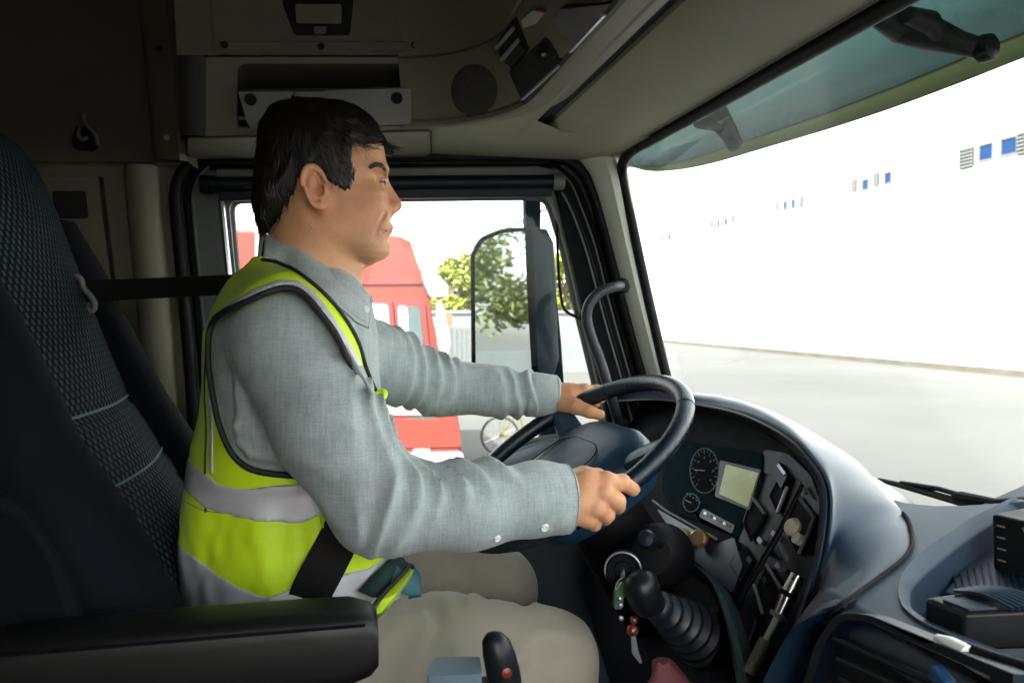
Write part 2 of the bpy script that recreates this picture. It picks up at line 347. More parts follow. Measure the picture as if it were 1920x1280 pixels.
for i, (x, y, h) in enumerate(((-22, 12, 7.5), (-26, 17, 8.5), (-30, 10, 8), (-19, 18, 7), (-36, 22, 9.5), (-24, 24, 8))):
    tree(x, y, h+1.5, 3.6, 1 if i % 2 else 0, ('leafy tree behind the truck, reflected large in the door mirror' if i == 0 else 'leafy tree in the row behind the truck, seen only in the door mirror'), n=8000, seed=20+i)
mb = MB(); mb.add(*bx(-60, -14, 9.5, 9.8, 0, 1.9)); o = mb.build('boundary_wall', M_gwall, smooth=False); tag(o, 'grey wall under the reflected trees in the door mirror', 'wall')
# ================================================================ CAB SHELL
YW = 1.70
def W(px, py, y=YW): return PY(px, py, y)
# floor, rear wall, passenger side, roof
mb = MB(); mb.add(*bx(-1.05, 1.2, -.62, 1.78, 1.12, 1.2)); mb.build('cab_floor', M_black, smooth=False, kind='structure')
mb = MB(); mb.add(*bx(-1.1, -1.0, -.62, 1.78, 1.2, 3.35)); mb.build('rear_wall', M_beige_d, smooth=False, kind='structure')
mb = MB(); mb.add(*bx(-1.0, .62, -.66, -.58, 2.9, 3.35)); mb.add(*bx(-1.0, -.22, -.66, -.58, 1.2, 2.9)); mb.add(*bx(-.22, .9, -.66, -.58, 1.2, 1.95)); mb.build('passenger_side_wall', M_beige, smooth=False, kind='structure')  # unseen wall; its opening is placed and sized to light the driver
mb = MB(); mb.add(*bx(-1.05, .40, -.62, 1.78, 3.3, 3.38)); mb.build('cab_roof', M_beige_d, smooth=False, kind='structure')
mb = MB(); mb.add(*bx(.30, .44, -.62, 1.78, 2.86, 3.33)); mb.build('roof_front', M_beige_d, smooth=False, kind='structure')
# door side wall with aperture
ap_l = [(376, 1500), (372, 1000), (362, 760), (347, 560), (332, 400)]
ap = [(376, 1700), (373, 1000), (362, 760), (346, 560), (331, 400), (330, 362), (338, 332), (356, 310), (385, 298), (430, 294), (700, 294), (1000, 294), (1040, 296), (1072, 306), (1096, 330), (1116, 376), (1140, 460), (1168, 570), (1208, 715), (1262, 900), (1320, 1100), (1330, 1700)]
A3 = [W(*p) for p in ap]
ow = [Vector((-1.0, YW, 1.2)), Vector((-1.0, YW, 3.3)), Vector((.44, YW, 3.3)), Vector((.60, YW, 2.81)), Vector((.74, YW, 2.25)), Vector((.92, YW, 1.9)), Vector((.95, YW, 1.2))]
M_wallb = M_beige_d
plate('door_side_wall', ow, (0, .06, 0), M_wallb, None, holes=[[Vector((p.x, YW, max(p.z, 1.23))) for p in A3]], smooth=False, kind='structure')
# A pillar trim
def curve_between(L, R, n):
    L = cat(L, 6); R = cat(R, 6)
    def rs(c, n):
        d = [0]
        for a, b in zip(c, c[1:]): d.append(d[-1]+(b-a).length)
        out = []
        for k in range(n):
            t = d[-1]*k/(n-1); i = max(j for j in range(len(d)) if d[j] <= t+1e-9); i = min(i, len(c)-2)
            out.append(c[i].lerp(c[i+1], (t-d[i])/max(1e-9, d[i+1]-d[i])))
        return out
    return rs(L, n), rs(R, n)
WN = Vector((-(2.797-2.31), 0, -(.698-.591))).normalized(); WP = Vector((.591, 0, 2.797))     # windshield plane
def WS(px, py): return PN(px, py, WP, WN)
Lp = [W(*p, YW-.002) for p in [(1062, 290), (1090, 308), (1112, 350), (1138, 440), (1168, 555), (1208, 700), (1255, 860), (1300, 1000)]]
Rp = [WS(*p) for p in [(1150, 270), (1160, 305), (1168, 350), (1192, 470), (1220, 595), (1248, 710), (1285, 850), (1330, 980)]]
L_, R_ = curve_between(Lp, Rp, 28)
rows = []
for a, b in zip(L_, R_):
    out = Vector((-.35, -1, 0)).normalized(); rows.append([a+Vector((0, .05, 0)), a, a.lerp(b, .1)+out*.012, a.lerp(b, .35)+out*.026, a.lerp(b, .65)+out*.030, a.lerp(b, .88)+out*.018, b+out*.004, b+Vector((.03, .03, 0))])
apl = thing('front_pillar', 'beige front pillar trim between side window and windshield', 'pillar', group=None)
loft('trim', rows, M_pillar, apl, closed=False)
c = PY(1178, 535, 1.58)
if False: lathe('screw_cap', c+Vector((0, -.008, 0)), (-.3, -1, 0), [(.012, 0), (.012, .004), (.009, .006), (0, .006)], M_pillar, apl)
# soffit / header lining
prof = [(.300, 2.795), (.334, 2.790), (.338, 2.80), (.338, 2.85), (.380, 2.85), (.382, 2.806), (.40, 2.798), (.47, 2.790), (.54, 2.789), (.578, 2.796), (.586, 2.806), (.60, 2.85), (.44, 2.90)]
bulk = [[Vector((x, y, z)) for x, z in prof] for y in (1.50, 1.45, 1.2, .9, .6, .3, 0, -.3, -.62)]
o = loft('header_lining', bulk, M_header, closed=False, kind='structure')
sof = [Vector((-.31, 1.72, 2.792)), Vector((.60, 1.72, 2.792)), Vector((.60, 1.44, 2.792)), Vector((.36, 1.44, 2.792)), Vector((.36, .9, 2.792)), Vector((.31, .9, 2.792)), Vector((.31, 1.2, 2.792))]
sof = sof[:3]+[Vector((.40, 1.44, 2.792))]+[Vector((.045+sin(a)*.262, 1.20+cos(a)*.262, 2.792)) for a in np.linspace(pi*.35, 0, 10)]+[Vector((-.25, 1.462, 2.792)), Vector((-.27, 1.51, 2.792)), Vector((-.30, 1.60, 2.792))]
plate('side_soffit', sof, (0, 0, .006), M_header, None, smooth=False, kind='structure')
mb = MB(); mb.add(*bx(.339, .3795, -.6, 1.46, 2.812, 2.845)); mb.build('header_gap_shade', M_hole, smooth=False, kind='structure')  # near-black bar filling the groove, its shadow line put into the colour
# overhead console: profile swept along side, round the corner and across the front
pathn = []
R0 = .25; cx0, cy0 = .045, 1.20
def path_pt(s):                               # s=0..: side from x=-0.45, arc, then front
    L1 = cx0+.45; La = R0*pi/2
    if s < L1: return Vector((-.45+s, 1.45, 0)), Vector((0, -1, 0))
    if s < L1+La:
        a = (s-L1)/R0; return Vector((cx0+sin(a)*R0, cy0+cos(a)*R0, 0)), Vector((-sin(a), -cos(a), 0))
    return Vector((cx0+R0, cy0-(s-L1-La), 0)), Vector((-1, 0, 0))
def swept(prof, s0, s1, n):
    rings = []
    for k in range(n):
        p, nn = path_pt(s0+(s1-s0)*k/(n-1)); rings.append([p+nn*o+Vector((0, 0, z)) for o, z in prof])
    return rings
oc = thing('overhead_console', 'beige overhead storage console running above the side window and round to the windshield', 'overhead console')
TOT = cx0+.45+R0*pi/2+1.8
low = [(-.06, 2.798), (-.03, 2.790), (-.004, 2.787), (0, 2.790), (.001, 2.797), (-.004, 2.799), (-.004, 2.801), (.002, 2.803), (.045, 2.890), (.046, 2.896), (.040, 2.8975), (.040, 2.900), (.047, 2.902), (.07, 2.96), (.10, 3.08), (.12, 3.32), (-.05, 3.32)]
s_c = cx0+.45+.06
loft('corner_panel', swept(low, s_c, TOT, 70), M_beige, oc, closed=False)
bandp = low[:6]+[(-.03, 2.80)]

# vertical joint
# side lower fascia, tilted plane
SN = Vector((0, -(2.897-2.803), -.045)).normalized(); SP0 = Vector((0, 1.448, 2.803))
def SF(px, py, out=0): return PN(px, py, SP0+SN*out, SN)
fas = [SF(*p) for p in [(384, 257), (384, 107), (800, 107), (805, 243)]]
hole = [SF(*p) for p in rnd([(445, 240), (445, 120), (765, 120), (767, 236)], [8, 22, 22, 8])]
rows_ = []
for k in range(12):
    px = 352+(806-352)*k/11; yt = 259+(244-259)*k/11; yl = 293+(288-293)*k/11
    a_ = SF(px, yt, 0); rows_.append([a_+Vector((0, .012, .004)), a_+Vector((0, .001, 0)), a_+Vector((0, .0, -.003)), a_.lerp(PY(px, yl, 1.60), .5)+Vector((0, 0, -.002)), PY(px, yl, 1.60), PY(px, yl, 1.60)+Vector((0, .08, .01))])
loft('lower_lip', rows_, M_beige, oc, closed=False)
lf = plate('fascia', fas, SN*-.012, M_beige, oc, holes=[hole], bevel=.002)
def ring_extr(loop, off): return [[p for p in loop], [p+off for p in loop]]
back = Vector((0, .16, -.02))
pk = loft('pocket', [hole, [p+back for p in hole]], MAT('pocket_shade', (.07, .06, .045), .8), oc, closed=True, caps=False)  # pocket walls and back are darkened beige, their shade put into the colour
plate('pocket_back', [p+back*.98 for p in hole], (0, .004, 0), MAT('pocket_back', (.05, .045, .035), .8), oc, smooth=False)
binp = [SF(x, y, .012) for x, y in rnd([(446, 172), (770, 166), (771, 233), (468, 247)], [5, 5, 7, 22])]
bn = plate('bin_front', binp, SN*-.02, MAT('bin_grey', (.20, .20, .19), .4, bump=.1), oc, bevel=.003, seg=3)
for px, py in ((470, 187), (744, 184)):
    c = SF(px, py, .013); lathe('finger_hole', c, SN, [(.0085, -.002), (.0105, 0), (.0105, .001), (.0085, .0012), (.0075, -.0005), (0, -.0008)], M_hole, bn)
# rounded left end of the shelf
ra = [SF(384, 257), SF(384, 107)]; rb = [PY(345, 265, 1.60), PY(342, 104, 1.60)]; rings = []
for k in range(9):
    t = k/8*pi/2; rings.append([rb[i]+(ra[i]-rb[i])*sin(t)*1.0+Vector((0, 0, 0)) if False else Vector((rb[i].x+(ra[i].x-rb[i].x)*(1-cos(t)), ra[i].y+(rb[i].y-ra[i].y)*(1-sin(t)), rb[i].z+(ra[i].z-rb[i].z)*t/(pi/2))) for i in (0, 1)])
loft('rounded_end', rings, M_grey, oc, closed=False)
# strip under fascia end to wall
# upper doors
UP = Vector((0, 1.40, 2.902)); UN = Vector((0, -1, -.35)).normalized()
def UF(px, py, out=0): return PN(px, py, UP+UN*out, UN)
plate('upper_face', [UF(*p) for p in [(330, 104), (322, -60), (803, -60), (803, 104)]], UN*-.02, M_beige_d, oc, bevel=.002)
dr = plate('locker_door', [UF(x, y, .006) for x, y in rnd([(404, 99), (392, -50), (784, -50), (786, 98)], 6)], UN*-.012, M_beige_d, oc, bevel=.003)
plate('lower_rail', [UF(x, y, .010) for x, y in [(412, 96), (410, 78), (780, 78), (782, 96)]], UN*-.005, M_beige_d, dr, bevel=.0015)
lr = plate('latch_recess', [UF(x, y, .0068) for x, y in rnd([(552, 67), (530, 10), (528, -30), (665, -30), (662, 10), (656, 67)], 8)], UN*-.006, M_hole, dr, bevel=.001)
plate('latch', [UF(x, y, .022) for x, y in rnd([(556, 44), (553, 8), (640, 8), (641, 45)], 5)], UN*-.016, MAT('olive_latch', (.10, .085, .04), .5), lr, bevel=.003)
plate('latch_tab', [UF(x, y, .014) for x, y in rnd([(590, 64), (588, 50), (612, 50), (611, 64)], 3)], UN*-.006, M_beige_d, lr, bevel=.001)
for px, py in ((421, 84), (602, 87), (777, 85)):
    lathe('screw', UF(px, py, .0105), UN, [(.006, 0), (.006, .0015), (.0035, .002), (.003, 0), (0, 0)], M_rubber, dr, n=14)
# speaker on the rounded corner
cpb = bvh([o for o in oc.children if o.name.startswith('corner_panel')][0])
def on(b, px, py, out=0):
    h = b.ray_cast(CAM, ray(px, py).normalized())
    if h[0] is None: return None, None
    n = h[1]
    if n.dot(ray(px, py)) > 0: n = -n
    return h[0]+n*out, n
V = []; F = []; nr, na = 7, 36
for i in range(nr+1):
    for k in range(na):
        a = 2*pi*k/na; rr = i/nr
        p, n = on(cpb, 889+45*rr*cos(a), 170+51*rr*sin(a), .0035 if i < nr else -.001); V.append(p)
for i in range(nr):
    for k in range(na): F.append((i*na+k, i*na+(k+1) % na, (i+1)*na+(k+1) % na, (i+1)*na+k))
M_spk = MAT('speaker_mesh', (.045, .043, .034), .8, bump=.2); t = M_spk.node_tree
vo = t.nodes.new('ShaderNodeTexVoronoi'); vo.inputs['Scale'].default_value = 230; vo.inputs['Randomness'].default_value = .1
co = t.nodes.new('ShaderNodeTexCoord'); t.links.new(co.outputs['Object'], vo.inputs['Vector'])
bu = t.nodes.new('ShaderNodeBump'); bu.inputs['Strength'].default_value = 1; bu.inputs['Distance'].default_value = .002; t.links.new(vo.outputs['Distance'], bu.inputs['Height']); t.links.new(bu.outputs[0], t.nodes['Principled BSDF'].inputs['Normal'])
sp = mesh('speaker_grille', V, F, M_spk, oc)
# vertical joint grooves
jp = [on(cpb, 806+(k-5)*.3, 112+k*13, .0005)[0] for k in range(11)]
jp = [p for p in jp if p]
tube('panel_joint', [SF(803.5, 108, .0005), SF(808, 242, .0005)], .0018, M_hole, oc, n=6)
tube('panel_joint', [PY(808, 246, 1.445), PY(808.5, 286, 1.62)], .0015, M_hole, oc, n=6)
# radios in the front part
def conpoly(pts, out):
    r = []
    for x, y in pts:
        p, n = on(cpb, x, y, out); r.append(p)
    return r, n
def contape(name, pts, out, th, mat, par=None, bevel=.001):
    r = []; ns = Vector()
    for x, y in pts:
        p, n = on(cpb, x, y, 0)
        if p is None: return None
        r.append(p); ns += n
    ns.normalize(); c = sum(r, Vector())/len(r)
    r = [p-ns*((p-c).dot(ns)) + ns*out for p in r]
    return plate(name, r, ns*-th, mat, par or oc, bevel=bevel)
M_blk_gl = MAT('glossy_black', (.007, .008, .010), .38, var=.2, spec=.3)
bz = contape('radio_bezel', rnd([(934, 82), (968, 30), (993, 92), (964, 127)], 2), .003, .012, M_rubber)
for a in (((938, 84), (966, 48), (969, 54), (941, 90)), ((947, 107), (975, 71), (978, 77), (951, 112))): contape('switch_edge', a, .009, .006, M_silver, bz, .0006)
for a in (((940, 93), (969, 57), (975, 68), (946, 104)), ((951, 115), (979, 79), (988, 92), (964, 122))): contape('rocker_switch', a, .006, .006, M_blk_gl, bz, .001)
rd = contape('radio', rnd([(963, 131), (1027, 64), (1053, 127), (990, 191)], 2), .004, .02, M_blk_gl)
contape('radio_edge', [(992, 184), (1049, 121), (1051, 125), (993, 188)], .009, .006, M_silver, rd, .0006)
for px, py, r_ in ((1016, 98, .005), (1021, 86, .004), (1026, 100, .003), (984, 143, .003), (980, 158, .002)):
    p, n = on(cpb, px, py, .003); lathe('knob', p, n, [(r_, 0), (r_, .004), (r_*.8, .006), (0, .006)], M_rubber if r_ > .0035 else M_silver, rd, n=14)
contape('radio_display', [(985, 148), (1006, 125), (1011, 136), (990, 160)], .0055, .003, M_hole, rd, .0004)
r2 = contape('upper_radio', [(1048, 28), (1062, 8), (1166, 6), (1160, 17), (1077, 102), (1064, 62), (1056, 55)], .004, .02, M_blk_gl)
if r2: contape('radio_edge', [(1076, 92), (1140, 24), (1143, 28), (1078, 97)], .009, .006, M_silver, r2, .0006)
# small red and white cards tucked above the radio
def card(pts, col, label):
    o = contape('paper_card', pts, .006, .0015, MAT('card', col, .7), None, .0003); o.parent = None; tag(o, label, 'card'); return o
card([(984, 36), (1005, 17), (1029, 22), (1012, 42), (988, 50)], (.42, .36, .34), 'crumpled pale card tucked in the overhead console above the radio')
card([(1004, 24), (1020, 15), (1030, 20), (1016, 32)], (.35, .03, .04), 'small red card on top of the pale one in the overhead console')
# rear left column and side panels
colm = thing('wall_column', 'brown beige vertical trim column left of the overhead console with two screws', 'pillar trim')
rings = []
for (xl, yl), (xr, yr) in (((255, -60), (318, -60)), ((262, 20), (326, 20)), ((275, 150), (338, 150)), ((288, 296), (351, 296)), ((290, 304), (352, 303))):
    a = PY(xl, yl, 1.655); b = PY(xr, yr, 1.60); rings.append([a+Vector((0, .05, 0)), a, a+Vector((.006, -.022, 0)), a.lerp(b, .3)+Vector((0, -.025, 0)), b+Vector((-.012, -.010, 0)), b+Vector((0, -.002, 0)), b+Vector((.004, .09, 0))])
loft('column_trim', rings, MAT('brown_beige', (.13, .105, .075), .6, bump=.25, bscale=900), colm, closed=False)
for px, py in ((299, 92), (313, 258)): lathe('screw', PY(px, py, 1.598), (0, -1, 0), [(.006, 0), (.006, .003), (.0035, .0045), (0, .004)], M_hole if py < 100 else M_brass, colm, n=14)
plate('rear_side_panel', [PY(x, y, 1.665) for x, y in [(-400, 303), (-400, -200), (280, -200), (280, 80), (290, 303)]], (0, .03, 0), MAT('brown_panel', (.07, .058, .042), .8, bump=.3, bscale=600), None, bevel=.003, kind='structure')
# coat hook
hk = thing('coat_hook', 'small coat hook on the dark panel at upper left', 'hook')
c = PY(163, 262, 1.66); plate('base', [PY(x, y, 1.662) for x, y in rnd([(137, 270), (146, 238), (178, 240), (186, 276), (176, 284), (144, 282)], 7)], (0, -.010, 0), M_black, hk, bevel=.003)
tube('hook_arm', cat([PY(x, y, yy) for x, y, yy in ((156, 215, 1.645), (158, 226, 1.645), (166, 238, 1.643), (178, 252, 1.645), (183, 272, 1.65))], 5), .0035, M_grey, hk, n=8)
tube('hook_tip', cat([PY(x, y, yy) for x, y, yy in ((150, 240, 1.65), (147, 252, 1.635), (153, 262, 1.632), (163, 258, 1.645))], 5), .0035, M_grey, hk, n=8)
# wall panels below the ledge
tube('wall_ledge', [PY(-300, 306, YW-.004), PY(352, 306, YW-.004)], .006, M_beige_d, None, n=8, kind='structure')
bp = thing('belt_panel', 'beige side panel behind the seat with a dark recess and a vertical fold', 'wall panel')
plate('panel', [PY(x, y, YW-.002) for x, y in [(60, 332), (186, 330), (208, 520), (232, 660), (250, 900), (60, 900)]], (0, -.008, 0), M_beige_d, bp, bevel=.002)
tube('panel_seam', [PY(x, y, YW-.009) for x, y in ((190, 332), (204, 450), (218, 560), (232, 650), (256, 900))], .0035, M_hole, bp, n=6)
plate('recess', [PY(x, y, YW-.0115) for x, y in rnd([(98, 358), (160, 358), (166, 405), (162, 410), (98, 410)], 4)], (0, .004, 0), M_hole, bp, bevel=.001)  # flat near-black plate, shade of the recess put into the colour
rings = []
for px, py in ((266, 312), (272, 400), (284, 520), (296, 660), (308, 820), (318, 1000)):
    c = PY(px, py, YW); rr = .030
    rings.append([c+Vector((cos(a)*rr*1.1, -sin(a)*rr, 0)) for a in np.linspace(0, pi, 12)])
loft('fold', rings, M_beige, bp, closed=False)
# ---------------------------------------------------------------- door
M_doorg = MAT('door_grey', (.09, .10, .10), .45, bump=.15, bscale=900)
dd = thing('cab_door', 'driver door of the cab with grey frame, black seal and clear window', 'door')
def DF(px, py, y=1.725): return PY(px, py, y)
win = rnd([(428, 372), (1030, 366), (1062, 470), (1092, 600), (1120, 715), (1140, 812), (1022, 826), (860, 884), (500, 905), (466, 800), (443, 540)], [26, 26, 8, 8, 8, 10, 6, 6, 20, 0, 0], 6)
apin = [(392, 1690), (388, 1000), (378, 760), (362, 560), (347, 400), (346, 365), (353, 342), (366, 324), (390, 312), (430, 309), (1000, 309), (1036, 311), (1062, 320), (1080, 340), (1100, 380), (1125, 465), (1152, 575), (1192, 715), (1245, 900), (1300, 1100), (1310, 1690)]
apin = [(380, 1690), (377, 1000), (368, 760), (352, 560), (337, 400), (336, 362), (344, 335), (360, 316), (385, 303), (430, 299), (1000, 299), (1040, 301), (1070, 311), (1092, 333), (1111, 378), (1136, 462), (1164, 572), (1204, 715), (1258, 900), (1315, 1100), (1325, 1690)]
winD = [DF(*p) for p in win]; WDd = Vector((0, .05, 0))
dfr = [DF(*p) for p in apin]
dfr = [Vector((p.x, p.y, max(p.z, 1.26))) for p in dfr]
fr = plate('window_frame', dfr, (0, .05, 0), M_doorg, dd, holes=[winD], bevel=.004)
g = plate('window_glass', [p+Vector((0, .035, 0)) for p in [DF(*q) for q in rnd([(415, 350), (1050, 350), (1160, 830), (860, 900), (480, 920)], 5)]], (0, .004, 0), M_glass, dd, smooth=False)
tube('glass_seal', [p+Vector((0, .028, 0)) for p in winD], .008, M_doorg, dd, n=8, closed=True)
seal = [p+Vector((0, -.004, 0)) for p in A3[:]]; seal = [p for p in seal if p.z > 1.3]
tube('outer_seal', cat(seal, 4), .0125, M_rubber, dd, n=10)
s2 = [PY(x, y, 1.712) for x, y in apin]; s2 = [p+Vector((.016 if i < 10 else (-.016 if i > 11 else 0), 0, -.016 if 8 < i < 15 else 0)) for i, p in enumerate(s2)]; s2 = [p for p in s2 if p.z > 1.3]
tube('inner_seal', cat(s2, 4), .0075, M_black, dd, n=8)
tube('seal_bead', [p+Vector((.012 if i < 40 else -.012, -.004, 0)) for i, p in enumerate(cat(s2, 4))], .0022, M_grey, dd, n=6)
# right hand black channel
chn = plate('window_channel', [PY(x, y, 1.722) for x, y in [(1040, 322), (1064, 332), (1096, 392), (1122, 470), (1150, 580), (1190, 720), (1230, 870), (1150, 870), (1124, 715), (1097, 600), (1066, 470), (1046, 384), (1038, 352)]], (0, -.012, 0), M_black, dd, bevel=.002)
for off, mt in ((0.30, M_grey), (.62, M_rubber)):
    pts = [PY(1046+(1064-1046)*off+dx, y, 1.707) for dx, y in ((2, 360), (22, 400), (50, 480), (82, 600), (116, 720), (150, 850))]
    tube('channel_rib', cat(pts, 4), .0028, mt, chn, n=6)
# roller blind
tube('blind_tube', [DF(398, 346, 1.69), DF(1040, 341, 1.69)], .0155, M_navy, dd, n=18)
for px, py in ((388, 346), (1046, 341)):
    c = DF(px, py, 1.69); lathe('blind_cap', c+Vector((-.014, 0, 0)), (1, 0, 0), [(0, 0), (.018, .001), (.019, .01), (.018, .027), (0, .028)], M_grey if px > 500 else M_rubber, dd, n=18)
plate('blind_hem', [DF(x, y, 1.685) for x, y in [(410, 357), (1036, 351), (1036, 368), (410, 376)]], (0, .016, 0), M_navy, dd, bevel=.003)
plate('upper_trim', [DF(x, y, 1.715) for x, y in [(405, 318), (700, 316), (1000, 312), (1046, 322), (1040, 334), (405, 336)]], (0, -.012, 0), M_grey, dd, bevel=.005)
tube('left_rail', [DF(x, y, 1.70) for x, y in ((414, 372), (424, 470), (434, 560), (452, 700), (470, 820))], .0065, M_chrome, dd, n=8)
# sill ledge and lower door card
def DZ(px, py, y): return PY(px, py, y)
sill = [DF(330, 925, 1.72), DF(500, 905, 1.72), DF(860, 886, 1.72), DF(1022, 828, 1.72), DF(1290, 800, 1.72)]
rings = []
for k, p in enumerate(sill):
    rings.append([p+Vector((0, .045, .0)), p, p+Vector((0, -.05, -.004)), p+Vector((0, -.075, -.02)), p+Vector((0, -.082, -.06)), p+Vector((0, -.07, -.30)), p+Vector((0, -.07, -.9))])
loft('door_card', rings, MAT('door_card', (.04, .055, .075), .45, bump=.2, bscale=900), dd, closed=False)
# grab handle on the pillar
gh = thing('grab_handle', 'curved dark grab handle on the pillar beside the side window', 'handle')
hp = [PY(1163, 536, 1.60), PY(1150, 538, 1.575), PY(1125, 548, 1.565), PY(1106, 568, 1.56), PY(1100, 595, 1.56), PY(1108, 630, 1.56), PY(1124, 672, 1.56), PY(1139, 720, 1.56), PY(1152, 765, 1.57), PY(1160, 790, 1.60)]
tube('grip', cat(hp, 6), .0115, MAT('handle_grey', (.022, .028, .034), .4, spec=.3), gh, n=14)
lathe('end_cap', PY(1164, 536, 1.615), (0, -1, 0), [(.017, 0), (.017, .014), (.012, .02), (0, .02)], M_rubber, gh, n=18)
lathe('end_cap', PY(1161, 792, 1.615), (0, -1, 0), [(.017, 0), (.017, .014), (.012, .02), (0, .02)], M_rubber, gh, n=18)
lathe('knob', PY(1092, 592, 1.70), (0, -1, 0), [(.012, 0), (.012, .012), (.008, .018), (0, .018)], M_rubber, dd, n=18)
tube('window_divider', cat([PY(x, y, 1.735) for x, y in ((1043, 372), (1044, 430), (1048, 520), (1055, 572), (1068, 588), (1092, 598))], 5), .0035, M_rubber, dd, n=8)
# outer sheet of the door below the window so that no light leaks
mb = MB(); mb.add(*bx(-1.0, 1.0, 1.775, 1.80, 1.2, 2.03)); mb.build('outer_skin', M_wt, dd, smooth=False)
# ---------------------------------------------------------------- door mirror
dm = thing('door_mirror', 'large dark blue door mirror on its post outside the side window', 'mirror')
M_mh = MAT('mirror_housing', (.004, .013, .020), .7, spec=.08, bump=.2, bscale=500); 
M_mir = MAT('mirror_glass', (.38, .42, .42), .02, metal=1, var=.02, rvar=.0)
MN = Vector((-1.09, -.62, .03)).normalized(); MP = PY(935, 560, 2.05)
gl = [PN(x, y, MP, MN) for x, y in rnd([(889, 476), (905, 452), (945, 436), (984, 434), (989, 560), (997, 700), (1000, 712), (890, 690)], [6, 10, 10, 4, 0, 0, 8, 14])]
plate('mirror_glass', gl, MN*-.004, M_mir, dm, smooth=False)
rim = [PN(x, y, MP+MN*.006, MN) for x, y in rnd([(882, 478), (898, 446), (940, 428), (1000, 426), (1006, 560), (1012, 715), (884, 698)], [8, 12, 12, 4, 0, 8, 14])]
rimc = sum(rim, Vector())/len(rim)
rr = [rim, [p-MN*.05 for p in rim], [rimc+(p-rimc)*.8-MN*.10 for p in rim]]
loft('housing', [[rimc+(p-rimc)*.965 for p in rim]]+rr, M_mh, dm, caps=False)
plate('housing_back', [rimc+(p-rimc)*.93-MN*.02 for p in rim], MN*-.02, M_mh, dm)
bar = [PY(x, y, 2.02) for x, y in rnd([(975, 440), (985, 427), (1012, 428), (1028, 440), (1040, 520), (1052, 640), (1060, 760), (1004, 760), (996, 690), (986, 560)], 6)]
plate('side_cover', bar, (0, .10, 0), M_mh, dm, bevel=.012, seg=3)
plate('post', [PY(x, y, 2.05) for x, y in [(983, 250), (1015, 250), (1014, 440), (986, 440)]], (0, .035, 0), M_mh, dm, bevel=.006)
plate('lower_post', [PY(x, y, 2.05) for x, y in [(1010, 740), (1056, 740), (1066, 900), (1020, 900)]], (0, .035, 0), M_mh, dm, bevel=.006)
tube('mounting_arm', [PY(1000, 262, 2.06), PY(1080, 250, 1.78)], .02, M_mh, dm, n=10); tube('mounting_arm', [PY(1040, 890, 2.06), PY(1120, 880, 1.80)], .02, M_mh, dm, n=10)
tube('cover_seam', [PY(x, y, 2.017) for x, y in ((1013, 452), (1016, 560), (1022, 580), (1046, 590))], .002, M_rubber, dm, n=6)
# ---------------------------------------------------------------- windshield
wsh = thing('windshield', 'wide windshield of the cab with black rubber gasket', 'windshield')
def WPz(y, z): return Vector((WP.x+(WP.z-z)*(.698-.591)/(2.797-2.31), y, z))
def WG(y, z):
    p = WPz(y, z); p.x += .15*max(0, 1-((y-.53)/1.12)**2)*max(0, (2.79-z)/.6); return p
o = loft('windshield_glass', [[WG(y, z) for z in np.linspace(2.06, 2.82, 12)] for y in np.linspace(1.64, -.58, 30)], M_wglass, wsh, closed=False); solidify(o, .005)
gk = [WS(*p) for p in ((1300, 900), (1268, 780), (1240, 665), (1212, 545), (1187, 430), (1169, 350), (1166, 318), (1172, 298), (1190, 280), (1222, 262))]
gk += [WPz(y, 2.790) for y in (1.2, .9, .6, .3, 0, -.3, -.5)]
tube('gasket', cat(gk, 5), .0115, M_rubber, wsh, n=10)
tube('gasket_lip', [p+Vector((-.014, -.003, .006)) for p in cat([WS(1222, 262)]+gk[10:], 5)], .0025, M_beige, wsh, n=6)
# outer sun visor with brackets
vis = thing('outer_sun_visor', 'tinted blue green outer sun visor above the windshield', 'sun visor')
M_vis = MAT('visor_acrylic', (.095, .165, .175), .25, var=.25, vscale=2.2, col2=(.15, .235, .235))
M_visr = MAT('visor_khaki_edge', (.22, .26, .14), .4, var=.15)
for m_, c_, f_ in ((M_vis, (.22, .32, .31), .45), (M_visr, (.22, .25, .14), .42)):
    t = m_.node_tree; b = t.nodes['Principled BSDF']; tl = t.nodes.new('ShaderNodeBsdfTranslucent'); tl.inputs[0].default_value = (*c_, 1); mx = t.nodes.new('ShaderNodeMixShader'); mx.inputs[0].default_value = f_
    t.links.new(b.outputs[0], mx.inputs[1]); t.links.new(tl.outputs[0], mx.inputs[2]); t.links.new(mx.outputs[0], t.nodes['Material Output'].inputs['Surface'])
# lower lip sits about 0.22 m in front of the glass
VX = .84
def VL(px, py): return PX(px, py, VX)
lipp = cat2([(1120, 296), (1180, 312), (1215, 321), (1262, 320), (1330, 308), (1440, 276), (1560, 240), (1680, 200), (1800, 155), (1920, 108), (2100, 42), (2500, -100), (3300, -380)], 5)
lip = [PX(x, y, VX-.10*max(0, (1240-x)/120)) for x, y in lipp]
rings = []
for p in lip:
    top = Vector((WPz(0, 2.86).x+.10, p.y, 2.90+.0))
    mid = p.lerp(top, .5)+Vector((.025, 0, .012))
    rings.append([p, p+Vector((-.001, 0, .004)), p.lerp(mid, .30)+Vector((.002, 0, 0)), p.lerp(mid, .36)+Vector((0, 0, -.003)), mid, mid.lerp(top, .5)+Vector((.006, 0, .004)), top, top+Vector((-.12, 0, .03))])
sv = loft('visor_shell', [r[3:] for r in rings], M_vis, vis, closed=False); solidify(sv, .004)
sv = loft('visor_edge', [r[:4] for r in rings], M_visr, vis, closed=False); solidify(sv, .006)
tube('edge_rib', [r[3]+Vector((0, 0, -.002)) for r in rings], .003, M_visr, vis, n=6)
def arm(name, pts, rad, mat=M_rubber, flat=1):
    return tube(name, pts, rad, mat, vis, n=12, flat=flat)
Vx = lambda px, py, x: PX(px, py, x)
